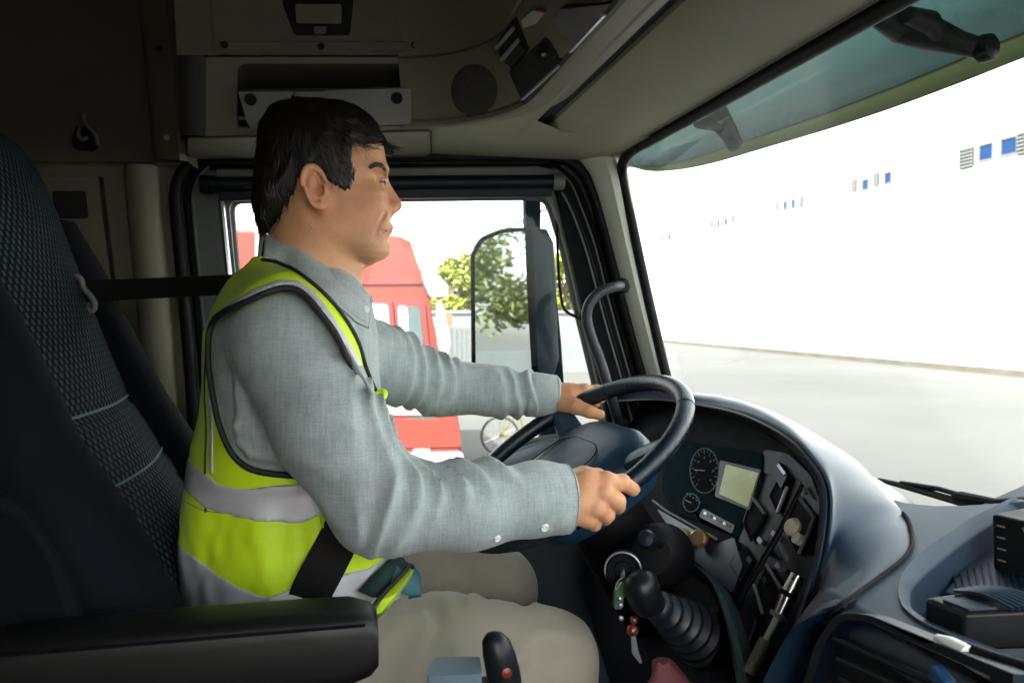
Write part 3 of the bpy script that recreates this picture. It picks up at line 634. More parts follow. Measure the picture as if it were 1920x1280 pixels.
arm('bracket', [Vx(1640, 30, .64), Vx(1690, 48, .68), Vx(1740, 62, .72), Vx(1800, 82, .76), Vx(1850, 94, .79)], [.012, .022, .0215, .015, .013], flat=.95)
arm('bracket', [Vx(1700, 28, .66), Vx(1742, 42, .70), Vx(1756, 62, .72)], [.010, .014, .012])
c = Vx(1857, 90, .79); lathe('bracket_knob', c+Vector((-.008, .012, 0)), (.3, -1, 0), [(0, 0), (.013, 0), (.0165, .003), (.0175, .010), (.0155, .019), (.009, .023), (0, .024)], M_rubber, vis)
arm('bracket', [Vx(1310, 225, .66), Vx(1350, 232, .68), Vx(1372, 262, .74)], [.016, .016, .014], M_black)
arm('bracket', [Vx(1352, 212, .67), Vx(1368, 240, .71), Vx(1378, 262, .74)], [.014, .012, .012], M_black)
c = Vx(1382, 267, .74); lathe('bracket_knob', c+Vector((-.008, .012, 0)), (.3, -1, 0), [(0, 0), (.012, 0), (.016, .003), (.017, .010), (.015, .018), (.009, .022), (0, .023)], M_rubber, vis)
# wiper
wp = thing('wiper', 'black windshield wiper resting at the base of the windshield', 'wiper')
WX0 = lambda px, py: PX(px, py, .875)
tube('blade', [WX0(x, y) for x, y in ((1648, 899), (1700, 912), (1800, 941), (1880, 952), (1960, 960))], [.0035, .0055, .006, .006, .005], M_rubber, wp, n=8)
tube('blade_carrier', [WX0(x, y) for x, y in ((1690, 905), (1760, 916), (1830, 936), (1900, 946))], .004, M_rubber, wp, n=8)
tube('wiper_arm', [WX0(x, y) for x, y in ((1790, 932), (1802, 932), (1870, 944), (1960, 938), (2050, 930))], [.007, .009, .007, .007, .008], M_black, wp, n=8)
# ================================================================ DASHBOARD
CN = Vector((-.85, 0, .5)).normalized(); CP = Vector((.63, 1.25, 2.156))
def C(px, py, out=0): return PN(px, py, CP+CN*out, CN)
dash = thing('dashboard', 'dark blue black dashboard with hooded instrument cluster', 'dashboard')
lip = [(1150, 752), (1230, 748), (1304, 757), (1377, 771), (1433, 793), (1484, 824), (1517, 858), (1543, 897), (1551, 937), (1548, 993), (1538, 1050), (1520, 1115), (1495, 1185), (1462, 1260), (1430, 1330), (1400, 1420)]
sil = [(1150, 742), (1230, 742), (1304, 746), (1363, 754), (1433, 771), (1503, 800), (1560, 832), (1612, 868), (1650, 912), (1680, 948), (1706, 985), (1700, 1040), (1610, 1110), (1540, 1170), (1495, 1260), (1450, 1400)]
lipc = cat2(lip, 5); silc = cat2(sil, 5)
LO = .065
rings = []
n = len(lipc)
cen = (1330, 960)
DN = Vector((-.222, 0, .975)).normalized(); DP = Vector((.51, 0, 2.15))
def D(px, py, out=0): return PN(px, py, DP+DN*out, DN)
FNn = Vector((-1, 0, .12)).normalized(); FP = Vector((.50, .6, 2.10))
def FF(px, py, out=0): return PN(px, py, FP+FNn*out, FNn)
def Sil(i, c, d):
    k = i/5
    a = C(c, d, LO-.10)
    if k <= 9: return a
    b = D(c, d) if k <= 12 else D(c, d).lerp(FF(c, d, -.002), min(1, k-12))
    return a.lerp(b, min(1, k-9))
for i, ((a, b), (c, d)) in enumerate(zip(lipc, silc)):
    t = i/(n-1)
    L0 = C(a, b, LO-.012); L1 = C(a, b, LO); 
    So = Sil(i, c, d)
    ax = (L1-C(*cen, LO)).normalized()
    m1 = L1+ax*.008-CN*.002
    m2 = L1.lerp(So, .35)+ax*.012*(1-t)+CN*.022
    m3 = L1.lerp(So, .72)+ax*.010*(1-t)+CN*.018
    tail = So+(Vector((.10, -.00, -.06)) if i < 50 else Vector((.02, .05, -.05)))+ax*-.01
    rings.append([C(a, b, 0)-ax*.016, C(a, b, .02)-ax*.014, L0-ax*.010, L1-ax*.002, L1+ax*.004+CN*-.001, m1, m2, m3, So, So-CN*.03-ax*.012, tail])
loft('cluster_hood', [cat(r[4:], 4) for r in rings], M_dash, dash, closed=False)
loft('hood_lip', [r[:6] for r in rings], M_navy, dash, closed=False)
tube('hood_seam', [r[8]+Vector((-.002, -.003, .002)) for r in rings[47:65]], .0022, M_hole, dash, n=6)
tube('lip_trim', [r[3]+CN*.001 for r in rings], .0022, M_silver if False else M_dash, dash, n=6)
# face
face = [(a-(a-cen[0])*.004, b) for a, b in lipc]
facep = [C(a, b, .001) for a, b in face]+[C(x, y, .001) for x, y in ((1300, 1420), (1150, 1300), (1090, 1100), (1120, 900))]
plate('face_panel', facep, CN*-.02, M_black, dash, smooth=False)
# cluster lens
cl = plate('instrument_panel', [C(x, y, .010) for x, y in rnd([(1252, 822), (1330, 832), (1427, 848), (1424, 905), (1376, 1004), (1262, 958), (1240, 920)], [20, 0, 6, 0, 5, 10, 0])], CN*-.01, MAT('instrument_blue', (.003, .011, .017), .8, var=.5, vscale=14, col2=(.008, .028, .038), spec=.04), dash, bevel=.001)
M_ink = MAT('gauge_print', (.13, .19, .21), .6); M_lcd = MAT('lcd_screen', (.085, .095, .022), .3, var=.25, vscale=20, emit=((.45, .5, .16), .035))
def Cell(cx, cy, rx, ry, a, out): return C(cx+rx*cos(a), cy+ry*sin(a), out)
def gauge(cx, cy, rx, ry, a0, a1, nt, nm='gauge', big=True):
    g = mesh(nm, *plate_g([Cell(cx, cy, rx, ry, 2*pi*k/32, .0112) for k in range(32)], CN*-.001), MAT('gauge_face', (.004, .008, .011), .8, spec=.05), cl, smooth=False)
    tube('gauge_ring', [Cell(cx, cy, rx, ry, 2*pi*k/40, .012) for k in range(40)], .0010, M_ink, g, n=6, closed=True)
    mb = MB()
    for k in range(nt):
        a = a0+(a1-a0)*k/(nt-1); i = .74 if k % 2 == 0 else .84
        mb.add(*tube_g([Cell(cx, cy, rx*i, ry*i, a, .0125), Cell(cx, cy, rx*.93, ry*.93, a, .0125)], .0006 if k % 2 else .0009, 4))
    mb.build('scale_marks', M_ink, g, smooth=False)
    tube('needle', [Cell(cx, cy, 0, 0, 0, .0135), Cell(cx, cy, rx*.7, ry*.7, a0+.9, .0135)], .0008, M_white, g, n=5)
    if big:
        for k, t in enumerate(('0', '20', '40', '60', '80', '100', '120')):
            a = a0+(a1-a0)*k/6
            label3d(t, Cell(cx, cy, rx*.58, ry*.58, a, .0128), .006, g, M_ink)
def label3d(txt, pos, size, parent, mat, nrm=None, right=None, name='lettering'):
    cu = bpy.data.curves.new(name, 'FONT'); cu.body = txt; cu.size = size; cu.align_x = 'CENTER'; cu.align_y = 'CENTER'; cu.extrude = .0001
    tmp = bpy.data.objects.new(name, cu); COL.objects.link(tmp); dg = bpy.context.evaluated_depsgraph_get(); me = bpy.data.meshes.new_from_object(tmp.evaluated_get(dg)); bpy.data.objects.remove(tmp)
    z = (nrm or CN).normalized(); x = (right or Vector((0, -1, 0))); x = (x-z*x.dot(z)).normalized(); y = z.cross(x)
    Mx = Matrix((x, y, z)).transposed().to_4x4(); Mx.translation = pos; me.transform(Mx)
    me.materials.clear(); return link(name, me, mat, parent, smooth=False)
gauge(1321, 882, 27, 42, 2.3, 7.1, 21)
gauge(1296, 942, 15, 17, 2.6, 5.6, 7, 'small_gauge', False)
lf = plate('lcd_frame', [C(x, y, .0125) for x, y in rnd([(1350, 862), (1427, 880), (1405, 956), (1340, 930)], 3)], CN*-.003, M_blk_gl, cl, bevel=.0008)
plate('lcd_screen', [C(x, y, .0135) for x, y in rnd([(1361, 870), (1422, 886), (1402, 950), (1348, 925)], 2)], CN*-.001, M_lcd, lf, smooth=False)
ws = plate('warning_strip', [C(x, y, .0118) for x, y in rnd([(1318, 952), (1378, 984), (1372, 1000), (1310, 968)], 4)], CN*-.002, M_blk_gl, cl, bevel=.0006)
for k in range(6): plate('warning_icon', [C(1322+k*9+dx, 961+k*4.8+dy, .0125) for dx, dy in ((-2, -3), (3, -1), (2, 4), (-3, 2))], CN*-.0005, M_ink if k % 2 else M_silver, ws, smooth=False)
for k in range(5): plate('warning_icon', [C(1288+k*6+dx, 925+k*4+dy, .0125) for dx, dy in ((-1.5, -1.5), (1.5, -1), (1.5, 1.5), (-1.5, 1))], CN*-.0005, M_ink, cl, smooth=False)
tube('cluster_edge', [C(x, y, .016) for x, y in ((1224, 938), (1250, 958), (1300, 986), (1343, 1010))], .0025, M_silver, dash, n=6)
# blue filler below the cluster
plate('lower_cluster_trim', [C(x, y, .012) for x, y in rnd([(1230, 952), (1345, 1018), (1376, 1006), (1392, 1060), (1372, 1112), (1290, 1040)], 6)], CN*-.02, M_dash, dash, bevel=.003)
# wing with switches
plate('wing_panel', [C(x, y, .006) for x, y in rnd([(1432, 842), (1478, 850), (1520, 890), (1538, 940), (1534, 1010), (1508, 1110), (1470, 1210), (1425, 1280), (1400, 1240), (1396, 1120), (1385, 1010), (1425, 920)], 8)], CN*-.012, M_navy, dash, bevel=.002)
def tray(name, pts, depth=.03, edge=.003, lit=None):
    p = [C(x, y, .0085) for x, y in pts]; c = sum(p, Vector())/len(p)
    o = plate(name, p, CN*-.001, M_hole, dash, smooth=False)  # flat near-black plate instead of a hollow, shade put into the colour
    for i, k in enumerate(range(len(p))):
        a, b = p[i], p[(i+1) % len(p)]
        tube('tray_edge', [a+CN*.002, b+CN*.002], edge if (lit and i in lit) else edge*.6, M_silver if (lit and i in lit) else M_navy, o, n=6)
    return o
rk = plate('rocker_switch', [C(x, y, .016) for x, y in rnd([(1446, 884), (1458, 862), (1476, 890), (1464, 916)], 3)], CN*-.014, M_blk_gl, dash, bevel=.002); plate('switch_edge', [C(x, y, .018) for x, y in [(1460, 868), (1473, 886), (1469, 890), (1456, 872)]], CN*-.004, M_silver, rk, bevel=.0005)
tray('slot', [(1446, 930), (1462, 900), (1478, 914), (1460, 962)], lit=(2,))
tray('storage_tray', [(1470, 985), (1498, 930), (1530, 972), (1500, 1040)], lit=(1, 2), edge=.003)
tray('storage_slot', [(1396, 980), (1412, 932), (1436, 964), (1410, 1014)], lit=(1,))
tray('storage_slot', [(1372, 1060), (1392, 1020), (1412, 1050), (1392, 1090)], lit=())
tray('storage_slot', [(1414, 1120), (1440, 1060), (1470, 1110), (1446, 1170)], lit=(1,))
tray('storage_slot', [(1385, 1160), (1400, 1128), (1420, 1164), (1404, 1210)], lit=())
for k, (x, y) in enumerate(((1424, 1012), (1436, 1030), (1450, 1000), (1404, 1048), (1458, 1060), (1432, 1086))):
    s = 6; b_ = plate('button', [C(x+a, y+b, .016) for a, b in rnd([(-s, 0), (-1, -s*1.3), (s, 1), (1, s*1.4)], 2)], CN*-.012, M_blk_gl if k % 2 else M_silver, dash, bevel=.0012)
for a, b in (((1458, 1012), (1476, 1048)), ((1414, 1096), (1430, 1150)), ((1500, 905), (1512, 925))): tube('silver_edge', [C(*a, .014), C(*b, .014)], .0026, M_silver, dash, n=6)
o = tube('stylus', [C(1504, 908, .03), C(1460, 1000, .028), C(1400, 1100, .026), C(1384, 1130, .02)], [.003, .0045, .0045, .002], M_rubber, n=8); tag(o, 'long thin black stylus lying across the switch panel right of the cluster', 'stylus')
o = mesh('earphone_case', *lathe_g(C(1494, 992, .018), CN, [(0, 0), (.011, .002), (.014, .008), (.010, .014), (0, .016)], 16), M_cream); tag(o, 'small cream object in the open tray of the switch panel', 'case')
o = mesh('bottle_cap', *lathe_g(C(1500, 1012, .016), CN, [(0, 0), (.008, 0), (.008, .008), (0, .010)], 14), M_white); tag(o, 'tiny white cap below the cream object in the tray', 'cap')
sc = thing('screwdriver_pen', 'segmented silver pen with beige green grip leaning at the lower right of the switch panel', 'pen')
def seg(nm, p, q, r0, r1, mat): tube(nm, [C(*p, .03), C(*q, .03)], [r0, r1], mat, sc, n=12)
seg('tip', (1496, 1078), (1480, 1110), .009, .010, M_chrome); seg('ring', (1480, 1110), (1476, 1118), .012, .012, M_rubber); seg('barrel', (1476, 1118), (1462, 1150), .010, .009, M_chrome)
seg('ring', (1462, 1150), (1458, 1158), .013, .012, M_silver); seg('shaft', (1458, 1158), (1436, 1198), .005, .004, M_white); seg('grip', (1436, 1198), (1406, 1262), .0085, .010, MAT('olive_grip', (.16, .17, .12), .5))
# gold fittings below the cluster
kt = thing('toggle_switch', 'pair of brass coloured toggle knobs under the instrument cluster', 'switch')
for px, py, r_ in ((1285, 1003, .011), (1314, 1009, .014)):
    lathe('knob', C(px, py, .02), Vector((-.7, -.6, .3)), [(0, -.02), (r_*.6, -.018), (r_*.7, 0), (r_, .002), (r_, .012), (r_*.8, .015), (0, .015)], M_brass if r_ > .012 else M_cream, kt, n=20)
tube('stem', [C(1290, 1015, .02), C(1284, 1040, .016)], .004, M_chrome, kt, n=8)
# olive bracket strip
strip = [(1272, 1042), (1300, 1056), (1340, 1096), (1362, 1150), (1376, 1200), (1386, 1250), (1396, 1300)]
rings = []
for i, (x, y) in enumerate(cat2(strip, 4)):
    a = C(x, y, .035); w_ = .012+.006*i/24; rings.append([a+Vector((0, w_, 0))-CN*.006, a+Vector((0, w_, 0)), a+CN*.004, a-Vector((0, w_, 0)), a-Vector((0, w_, 0))-CN*.02])
loft('console_trim', rings, MAT('teal_trim', (.035, .065, .075), .45, bump=.2, bscale=900), dash, closed=False)
plate('console_pocket', [C(x, y, .026) for x, y in rnd([(1268, 1060), (1330, 1100), (1340, 1130), (1325, 1180), (1262, 1120)], 6)], CN*-.01, M_hole, dash, bevel=.001)
# gear lever with bellows
gl_ = thing('gear_lever', 'gear lever with ribbed black bellows below the instrument cluster', 'gear lever')
a = PY(1222, 1128, .98); b = PY(1335, 1205, 1.06); ax = (b-a).normalized(); L = (b-a).length
prof = [(0, 0), (.018, 0)]
for k in range(8):
    r_ = .020+.0038*k; h = L*(.05+.118*k); prof += [(r_*.80, h), (r_*1.08, h+L*.03), (r_*1.12, h+L*.06), (r_*.84, h+L*.09)]
prof += [(.05, L), (0, L)]
lathe('bellows', a, ax, prof, MAT('bellows_rubber', (.007, .011, .018), .4, spec=.35), gl_, n=28)
tube('shaft', [PY(1195, 1108, .96), a+ax*.01], [.010, .012], M_navy, gl_, n=12)
kn = PY(1198, 1108, .955); lathe('knob', kn+Vector((.012, 0, -.03)), Vector((-.25, -.1, 1)), [(0, 0), (.014, .002), (.021, .015), (.024, .035), (.021, .05), (.012, .058), (0, .06)], M_blk_gl, gl_, n=24)
# steering column, stalk, ignition
sccol = thing('steering_column', 'black steering column cover with ignition lock under the wheel', 'steering column')
wc = Vector((.355, 1.22, 2.213)); WA = radians(32.7); WB = radians(8.1)
WU = Vector((cos(WA)*cos(WB), cos(WA)*sin(WB), sin(WA))); WV = Vector((-sin(WB), cos(WB), 0)); WNn = WU.cross(WV)   # normal
if WNn.z < 0: WNn = -WNn
lathe('column', wc-WNn*.05, -WNn, [(0, 0), (.055, 0), (.062, .03), (.066, .10), (.07, .22), (.07, .45)], M_rubber, sccol, n=28)
ck = PY(1225, 1030, 1.05); lathe('shroud', ck+Vector((.04, .06, -.03)), Vector((-.6, -.75, .3)), [(0, 0), (.05, 0), (.048, .03), (.042, .055), (.03, .066), (0, .068)], M_rubber, sccol, n=28)
c = PY(1212, 1010, .98); lathe('stalk_end', c, Vector((-.5, -.8, .35)), [(0, -.02), (.012, -.02), (.013, 0), (.010, .006), (0, .008)], M_navy, sccol, n=20)
tube('stalk', [c, PY(1236, 1018, 1.05), PY(1250, 1030, 1.15)], .007, M_rubber, sccol, n=10)
c = PY(1168, 1068, .99); an = Vector((-.35, -.9, .25)).normalized()
lathe('ignition_lock', c, an, [(0, -.05), (.026, -.05), (.027, -.006), (.025, 0), (.0225, .002), (.020, -.002), (.012, -.002), (.011, .003), (0, .003)], M_black, sccol, n=28)
tube('lock_ring', [c+an*.001+(an.cross(Vector((0, 0, 1))).normalized()*cos(t)+Vector((0, 0, 1))*sin(t))*.0245 for t in np.linspace(0, 2*pi, 29)[:-1]], .0014, M_silver, sccol, n=6, closed=True)
ky = thing('key', 'ignition key with a green fob and a bronze bead hanging from the column', 'key')
tube('key_blade', [c+an*.003, c+an*.02+Vector((0, 0, -.012))], .004, M_chrome, ky, n=8)
tube('key_ring', [c+an*.02+Vector((cos(t)*.010, 0, -.022+sin(t)*.012)) for t in np.linspace(0, 2*pi, 21)[:-1]], .0012, M_chrome, ky, n=6, closed=True)
plate('key_fob', [PY(x, y, .965) for x, y in rnd([(1164, 1092), (1180, 1088), (1172, 1112), (1166, 1142), (1152, 1142), (1154, 1112)], 5)], (0, .008, 0), MAT('green_fob', (.05, .11, .06), .3), ky, bevel=.002)
for px, py in ((1163, 1122), (1164, 1134), (1165, 1158)): lathe('bead', PY(px, py, .963), (0, -1, 0), [(0, -.003), (.003, -.002), (.003, .002), (0, .003)], M_silver, ky, n=10)
p = PY(1186, 1181, .965); sph = lambda r_, k=10: [(r_*sin(pi*i/k), -r_*cos(pi*i/k)) for i in range(k+1)]
lathe('bronze_bead', p, (0, 0, 1), sph(.008), MAT('bronze', (.22, .08, .04), .3, metal=.6), ky, n=18); lathe('bronze_bead', p+Vector((.002, 0, .014)), (0, 0, 1), sph(.0055), MAT('bronze_dark', (.22, .09, .05), .3, metal=.5), ky, n=16)
tube('tassel', [p, p+Vector((.004, 0, -.03)), p+Vector((.012, 0, -.045))], [.003, .005, .002], M_silver, ky, n=8)
# dash top (tray side) on its own plane
DN = Vector((-.222, 0, .975)).normalized(); DP = Vector((.51, 0, 2.15))
def D(px, py, out=0): return PN(px, py, DP+DN*out, DN)
top = [Vector((.50, 1.0, 2.147)), Vector((.93, 1.0, 2.246)), Vector((.93, -.58, 2.246)), Vector((.50, -.58, 2.147))]
# rim shaped tray opening
ro = cat2([(1900, 935), (1861, 955), (1820, 975), (1782, 1001), (1750, 1022), (1723, 1044), (1701, 1066), (1690, 1085), (1684, 1110), (1687, 1130), (1697, 1147), (1730, 1172), (1800, 1205), (1900, 1250), (2050, 1310)], 4)
ri = cat2([(1930, 950), (1890, 970), (1851, 991), (1812, 1018), (1779, 1044), (1750, 1068), (1726, 1090), (1712, 1108), (1708, 1122), (1709, 1138), (1716, 1149), (1745, 1168), (1810, 1196), (1900, 1232), (2050, 1290)], 4)
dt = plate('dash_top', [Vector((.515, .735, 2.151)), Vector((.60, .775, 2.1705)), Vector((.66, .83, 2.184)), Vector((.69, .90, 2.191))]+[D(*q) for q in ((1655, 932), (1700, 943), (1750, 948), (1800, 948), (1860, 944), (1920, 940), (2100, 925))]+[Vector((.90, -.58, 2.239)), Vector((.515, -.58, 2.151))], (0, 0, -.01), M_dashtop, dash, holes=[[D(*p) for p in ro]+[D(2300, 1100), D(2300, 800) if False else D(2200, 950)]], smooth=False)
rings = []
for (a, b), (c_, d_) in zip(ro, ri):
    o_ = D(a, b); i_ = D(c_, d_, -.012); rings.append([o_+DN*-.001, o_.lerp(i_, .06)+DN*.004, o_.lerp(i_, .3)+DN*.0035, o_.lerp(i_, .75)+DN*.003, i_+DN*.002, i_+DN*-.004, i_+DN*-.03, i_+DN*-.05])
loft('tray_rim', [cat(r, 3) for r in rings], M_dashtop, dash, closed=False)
plate('tray_floor', [D(x, y, -.045) for x, y in [(1640, 1180), (1690, 1050), (1850, 940), (2400, 700), (2400, 1400), (1900, 1330)]], DN*-.01, M_navy, dash, smooth=False)
gr = thing('speaker_vent', 'ribbed grille in the dash tray behind the black box', 'grille')
gp = D(1830, 1075, -.038)
plate('vent_base', [D(x, y, -.036) for x, y in rnd([(1770, 1110), (1860, 1010), (1950, 1020), (1930, 1130)], 6)], DN*-.006, M_dash, gr, bevel=.001)
for k in range(11):
    x0 = 1790+k*13; plate('rib', [D(x0+dx, y, -.0345) for dx, y in ((4, 1106), (9, 1106), (1, 1078-k*5), (-4, 1078-k*5))], DN*-.006, M_navy, gr, bevel=.0006)
# seam line of hood to dash
# dash face below the crease with slot
cre = [(.515, 2.151), (.507, 2.149), (.500, 2.142), (.497, 2.130), (.495, 2.118), (.506, 2.112), (.512, 2.100), (.52, 1.95), (.55, 1.3)]
loft('dash_front', [[Vector((x, y, z)) for x, z in cre] for y in (.74, .7, .5, .3, 0, -.3, -.58)], M_dash, dash, closed=False)
FNn = Vector((-1, 0, .12)).normalized(); FP = Vector((.50, .6, 2.10))
def FF(px, py, out=0): return PN(px, py, FP+FNn*out, FNn)
so_ = rnd([(1520, 1290), (1545, 1205), (1580, 1160), (1625, 1165), (1760, 1225), (1860, 1270), (1840, 1400), (1560, 1420)], [10, 30, 30, 20, 0, 10, 0, 0])
sf = plate('recess_frame', [FF(x, y, .020) for x, y in rnd([(1500, 1300), (1528, 1200), (1570, 1146), (1625, 1150), (1900, 1262), (1900, 1440), (1540, 1440)], [10, 30, 30, 20, 0, 0, 0])], FNn*-.02, M_navy, dash, holes=[[FF(x, y, .020) for x, y in so_]], bevel=.003)
plate('recess_back', [FF(x, y, .001) for x, y in so_], FNn*-.002, M_hole, sf, smooth=False)
for k in range(3):
    a = FF(1566+k*6, 1196+k*38, .014); b = FF(1800+k*6, 1300+k*38, .014); tube('recess_shelf', [a, b], .004, M_navy, sf, n=8)
mb = MB(); mb.add(*bx(.72, .80, -.58, 1.66, 1.2, 2.10)); mb.build('dash_core', M_hole, dash, smooth=False)
mb = MB(); mb.add(*bx(.90, 1.0, -.60, 1.72, 1.2, 2.06)); mb.build('cowl', M_black, smooth=False, kind='structure')
# things on the dash
dv = thing('black_box_device', 'black box device with a column of small buttons at the right end of the tray', 'device')
f1 = [D(1857, 1040, .0), D(1930, 1090, .0)]
base = D(1860, 1058, -.03); ex = Vector((.26, -.97, 0)).normalized(); ey = Vector((.97, .26, 0)).normalized(); H = .062
P0 = PN(1857, 962, Vector((base.x, base.y, 0)), ey); 
B0 = PN(1860, 1068, Vector((base.x, base.y, 0)), ey)
dbx = [B0, B0+ex*.16, B0+ex*.16+Vector((0, 0, P0.z-B0.z)), P0]
plate('case', rnd and dbx, ey*.09, M_rubber, dv, bevel=.005, seg=3)
for k in range(4):
    p = B0.lerp(P0, .82-k*.2)+ex*.012-ey*.0015; mesh('button', *box_g(p, ex*.0045, ey*.0008, Vector((0, 0, .0010))), M_grey, dv, bevel=.0005)
for k, s in enumerate((('x'),)): pass
mesh('emblem', *plate_g([B0.lerp(P0, .82)+ex*(.04+dx)-ey*.001+Vector((0, 0, dz)) for dx, dz in ((-.006, .004), (-.003, .004), (0, .001), (.003, .004), (.006, .004), (.0015, -.004), (-.0015, -.004))], ey*.001), M_silver, dv, smooth=False)
# walkie talkie lying in tray
wt = thing('handheld_radio', 'black handheld radio lying in the dash tray in front of the grille', 'radio')
z0 = 0
q = [D(1733, 1122, .012), D(1800, 1148, .012), D(1935, 1128, .012), D(1850, 1104, .012)]
q = [D(1732, 1120, .012), D(1806, 1150, .012), D(2000, 1140, .012), D(1850, 1102, .012)]
bd = plate('body', [Vector(p) for p in q], Vector((0, 0, -.036)), M_blk_gl, wt, bevel=.004, seg=3)
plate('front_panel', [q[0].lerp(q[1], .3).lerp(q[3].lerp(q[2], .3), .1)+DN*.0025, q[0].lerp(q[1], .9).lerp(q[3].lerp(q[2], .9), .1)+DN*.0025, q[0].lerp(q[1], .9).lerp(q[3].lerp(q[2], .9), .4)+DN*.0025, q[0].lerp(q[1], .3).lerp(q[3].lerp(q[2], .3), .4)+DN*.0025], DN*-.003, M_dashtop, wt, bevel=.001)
for k in range(7):
    t = .5+k*.065; a = q[0].lerp(q[3], t)+DN*.002; b = q[1].lerp(q[2], t)+DN*.002; tube('grip_rib', cat([a, a.lerp(b, .5)+DN*.006, b], 3), .0022, M_dash, wt, n=6)
# white cable / pen lower right
wc_ = thing('white_charger_cable', 'white cable plug with a metal joint lying across the front edge of the dash', 'cable')
tube('plug', [D(1757, 1196, .02), D(1780, 1208, .02), D(1816, 1228, .02)], [.004, .0075, .0085], M_white, wc_, n=12)
tube('lead', cat([D(1810, 1236, .014), D(1840, 1254, .014), D(1872, 1270, .014), D(1930, 1280, .014), D(2000, 1290, .014)], 5), .0045, M_white, wc_, n=10)
lathe('joint', D(1872, 1270, .016), (0, 0, 1), sph(.006), M_chrome, wc_, n=14)
o = tube('black_pen', [D(1817, 1216, .022), D(1860, 1232, .022), D(1960, 1262, .022)], .0055, M_rubber, None, n=10); tag(o, 'black pen lying beside the white plug at the lower right', 'pen')
o = mesh('blue_cap', *box_g(FF(1766, 1272, .025), (.006, 0, 0), (0, .009, .004), (0, -.003, .006)), MAT('blue_plastic', (.01, .05, .14), .4), bevel=.003); tag(o, 'bright blue plastic cap at the bottom edge beneath the white cable', 'cap')
# pink cloth at the foot of the bellows
cl_v = []; 
rings = []
for k in range(7):
    t = k/6; c = PY(1240+4*k, 1238+t*60, 1.0); w_ = .012+.028*t
    rings.append([c+Vector((cos(a)*w_*(1+.15*sin(3*a+k)), sin(a)*w_*.7, .002*sin(5*a))) for a in np.linspace(0, 2*pi, 25)[:-1]])
o = loft('pink_cloth', rings, MAT('pink_cloth', (.17, .045, .06), .8, bump=.5, bscale=120)); tag(o, 'pink cloth stuffed below the ribbed bellows', 'cloth')
# ---------------------------------------------------------------- steering wheel
sw = thing('steering_wheel', 'large dark blue steering wheel with wide centre pad', 'steering wheel')
def Wp(u, v, h=0): return wc+WU*u+WV*v+WNn*h
RR = .2115
tube('rim', [Wp(cos(a)*RR, sin(a)*RR) for a in np.linspace(0, 2*pi, 73)[:-1]], .0148, M_rim, sw, n=20, closed=True)
for a in (radians(38), radians(-38), radians(142), radians(-142)):
    tube('rim_seam', [Wp(cos(a)*(RR+cos(t)*.0150), sin(a)*(RR+cos(t)*.0150), sin(t)*.0150) for t in np.linspace(0, 2*pi, 17)[:-1]], .0006, M_hole, sw, n=5, closed=True)
padp = cat2([(.112, 0), (.108, .07), (.07, .118), (.0, .122), (-.07, .112), (-.115, .07), (-.125, 0), (-.115, -.07), (-.07, -.112), (0, -.122), (.07, -.118), (.108, -.07)], 5, True)
rings = []
for s, h in ((.90, -.085), (1, -.06), (1.02, -.035), (.98, -.018), (.90, -.008), (.7, -.001), (.4, .004), (.05, .006)):
    rings.append([Wp(x*s, y*s, h) for x, y in padp])
M_pad = MAT('pad_blue', (.008, .036, .072), .38, bump=.25, bscale=1500, var=.1)
pd = loft('centre_pad', rings, M_pad, sw)
tube('pad_seam', [Wp(x*.62-.03, y*.62+.0, .0035) for x, y in padp], .0011, M_hole, pd, n=6, closed=True)
for sgn in (1, -1):
    for u0, u1, w0, w1 in ((.05, .085, .030, .020), (-.06, -.10, .026, .018)):
        rings = []
        for t in np.linspace(0, 1, 8):
            v = sgn*(.095+t*(sqrt(RR**2-u1**2)-.095)); u = u0+(u1-u0)*t; ww = w0+(w1-w0)*t; h = -.035+.035*t**.8; th = .016-.004*t
            rings.append([Wp(u+cos(a)*ww, v, h+sin(a)*th) for a in np.linspace(0, 2*pi, 13)[:-1]])
        loft('spoke', rings, M_rim if u0 < 0 else M_pad, sw)
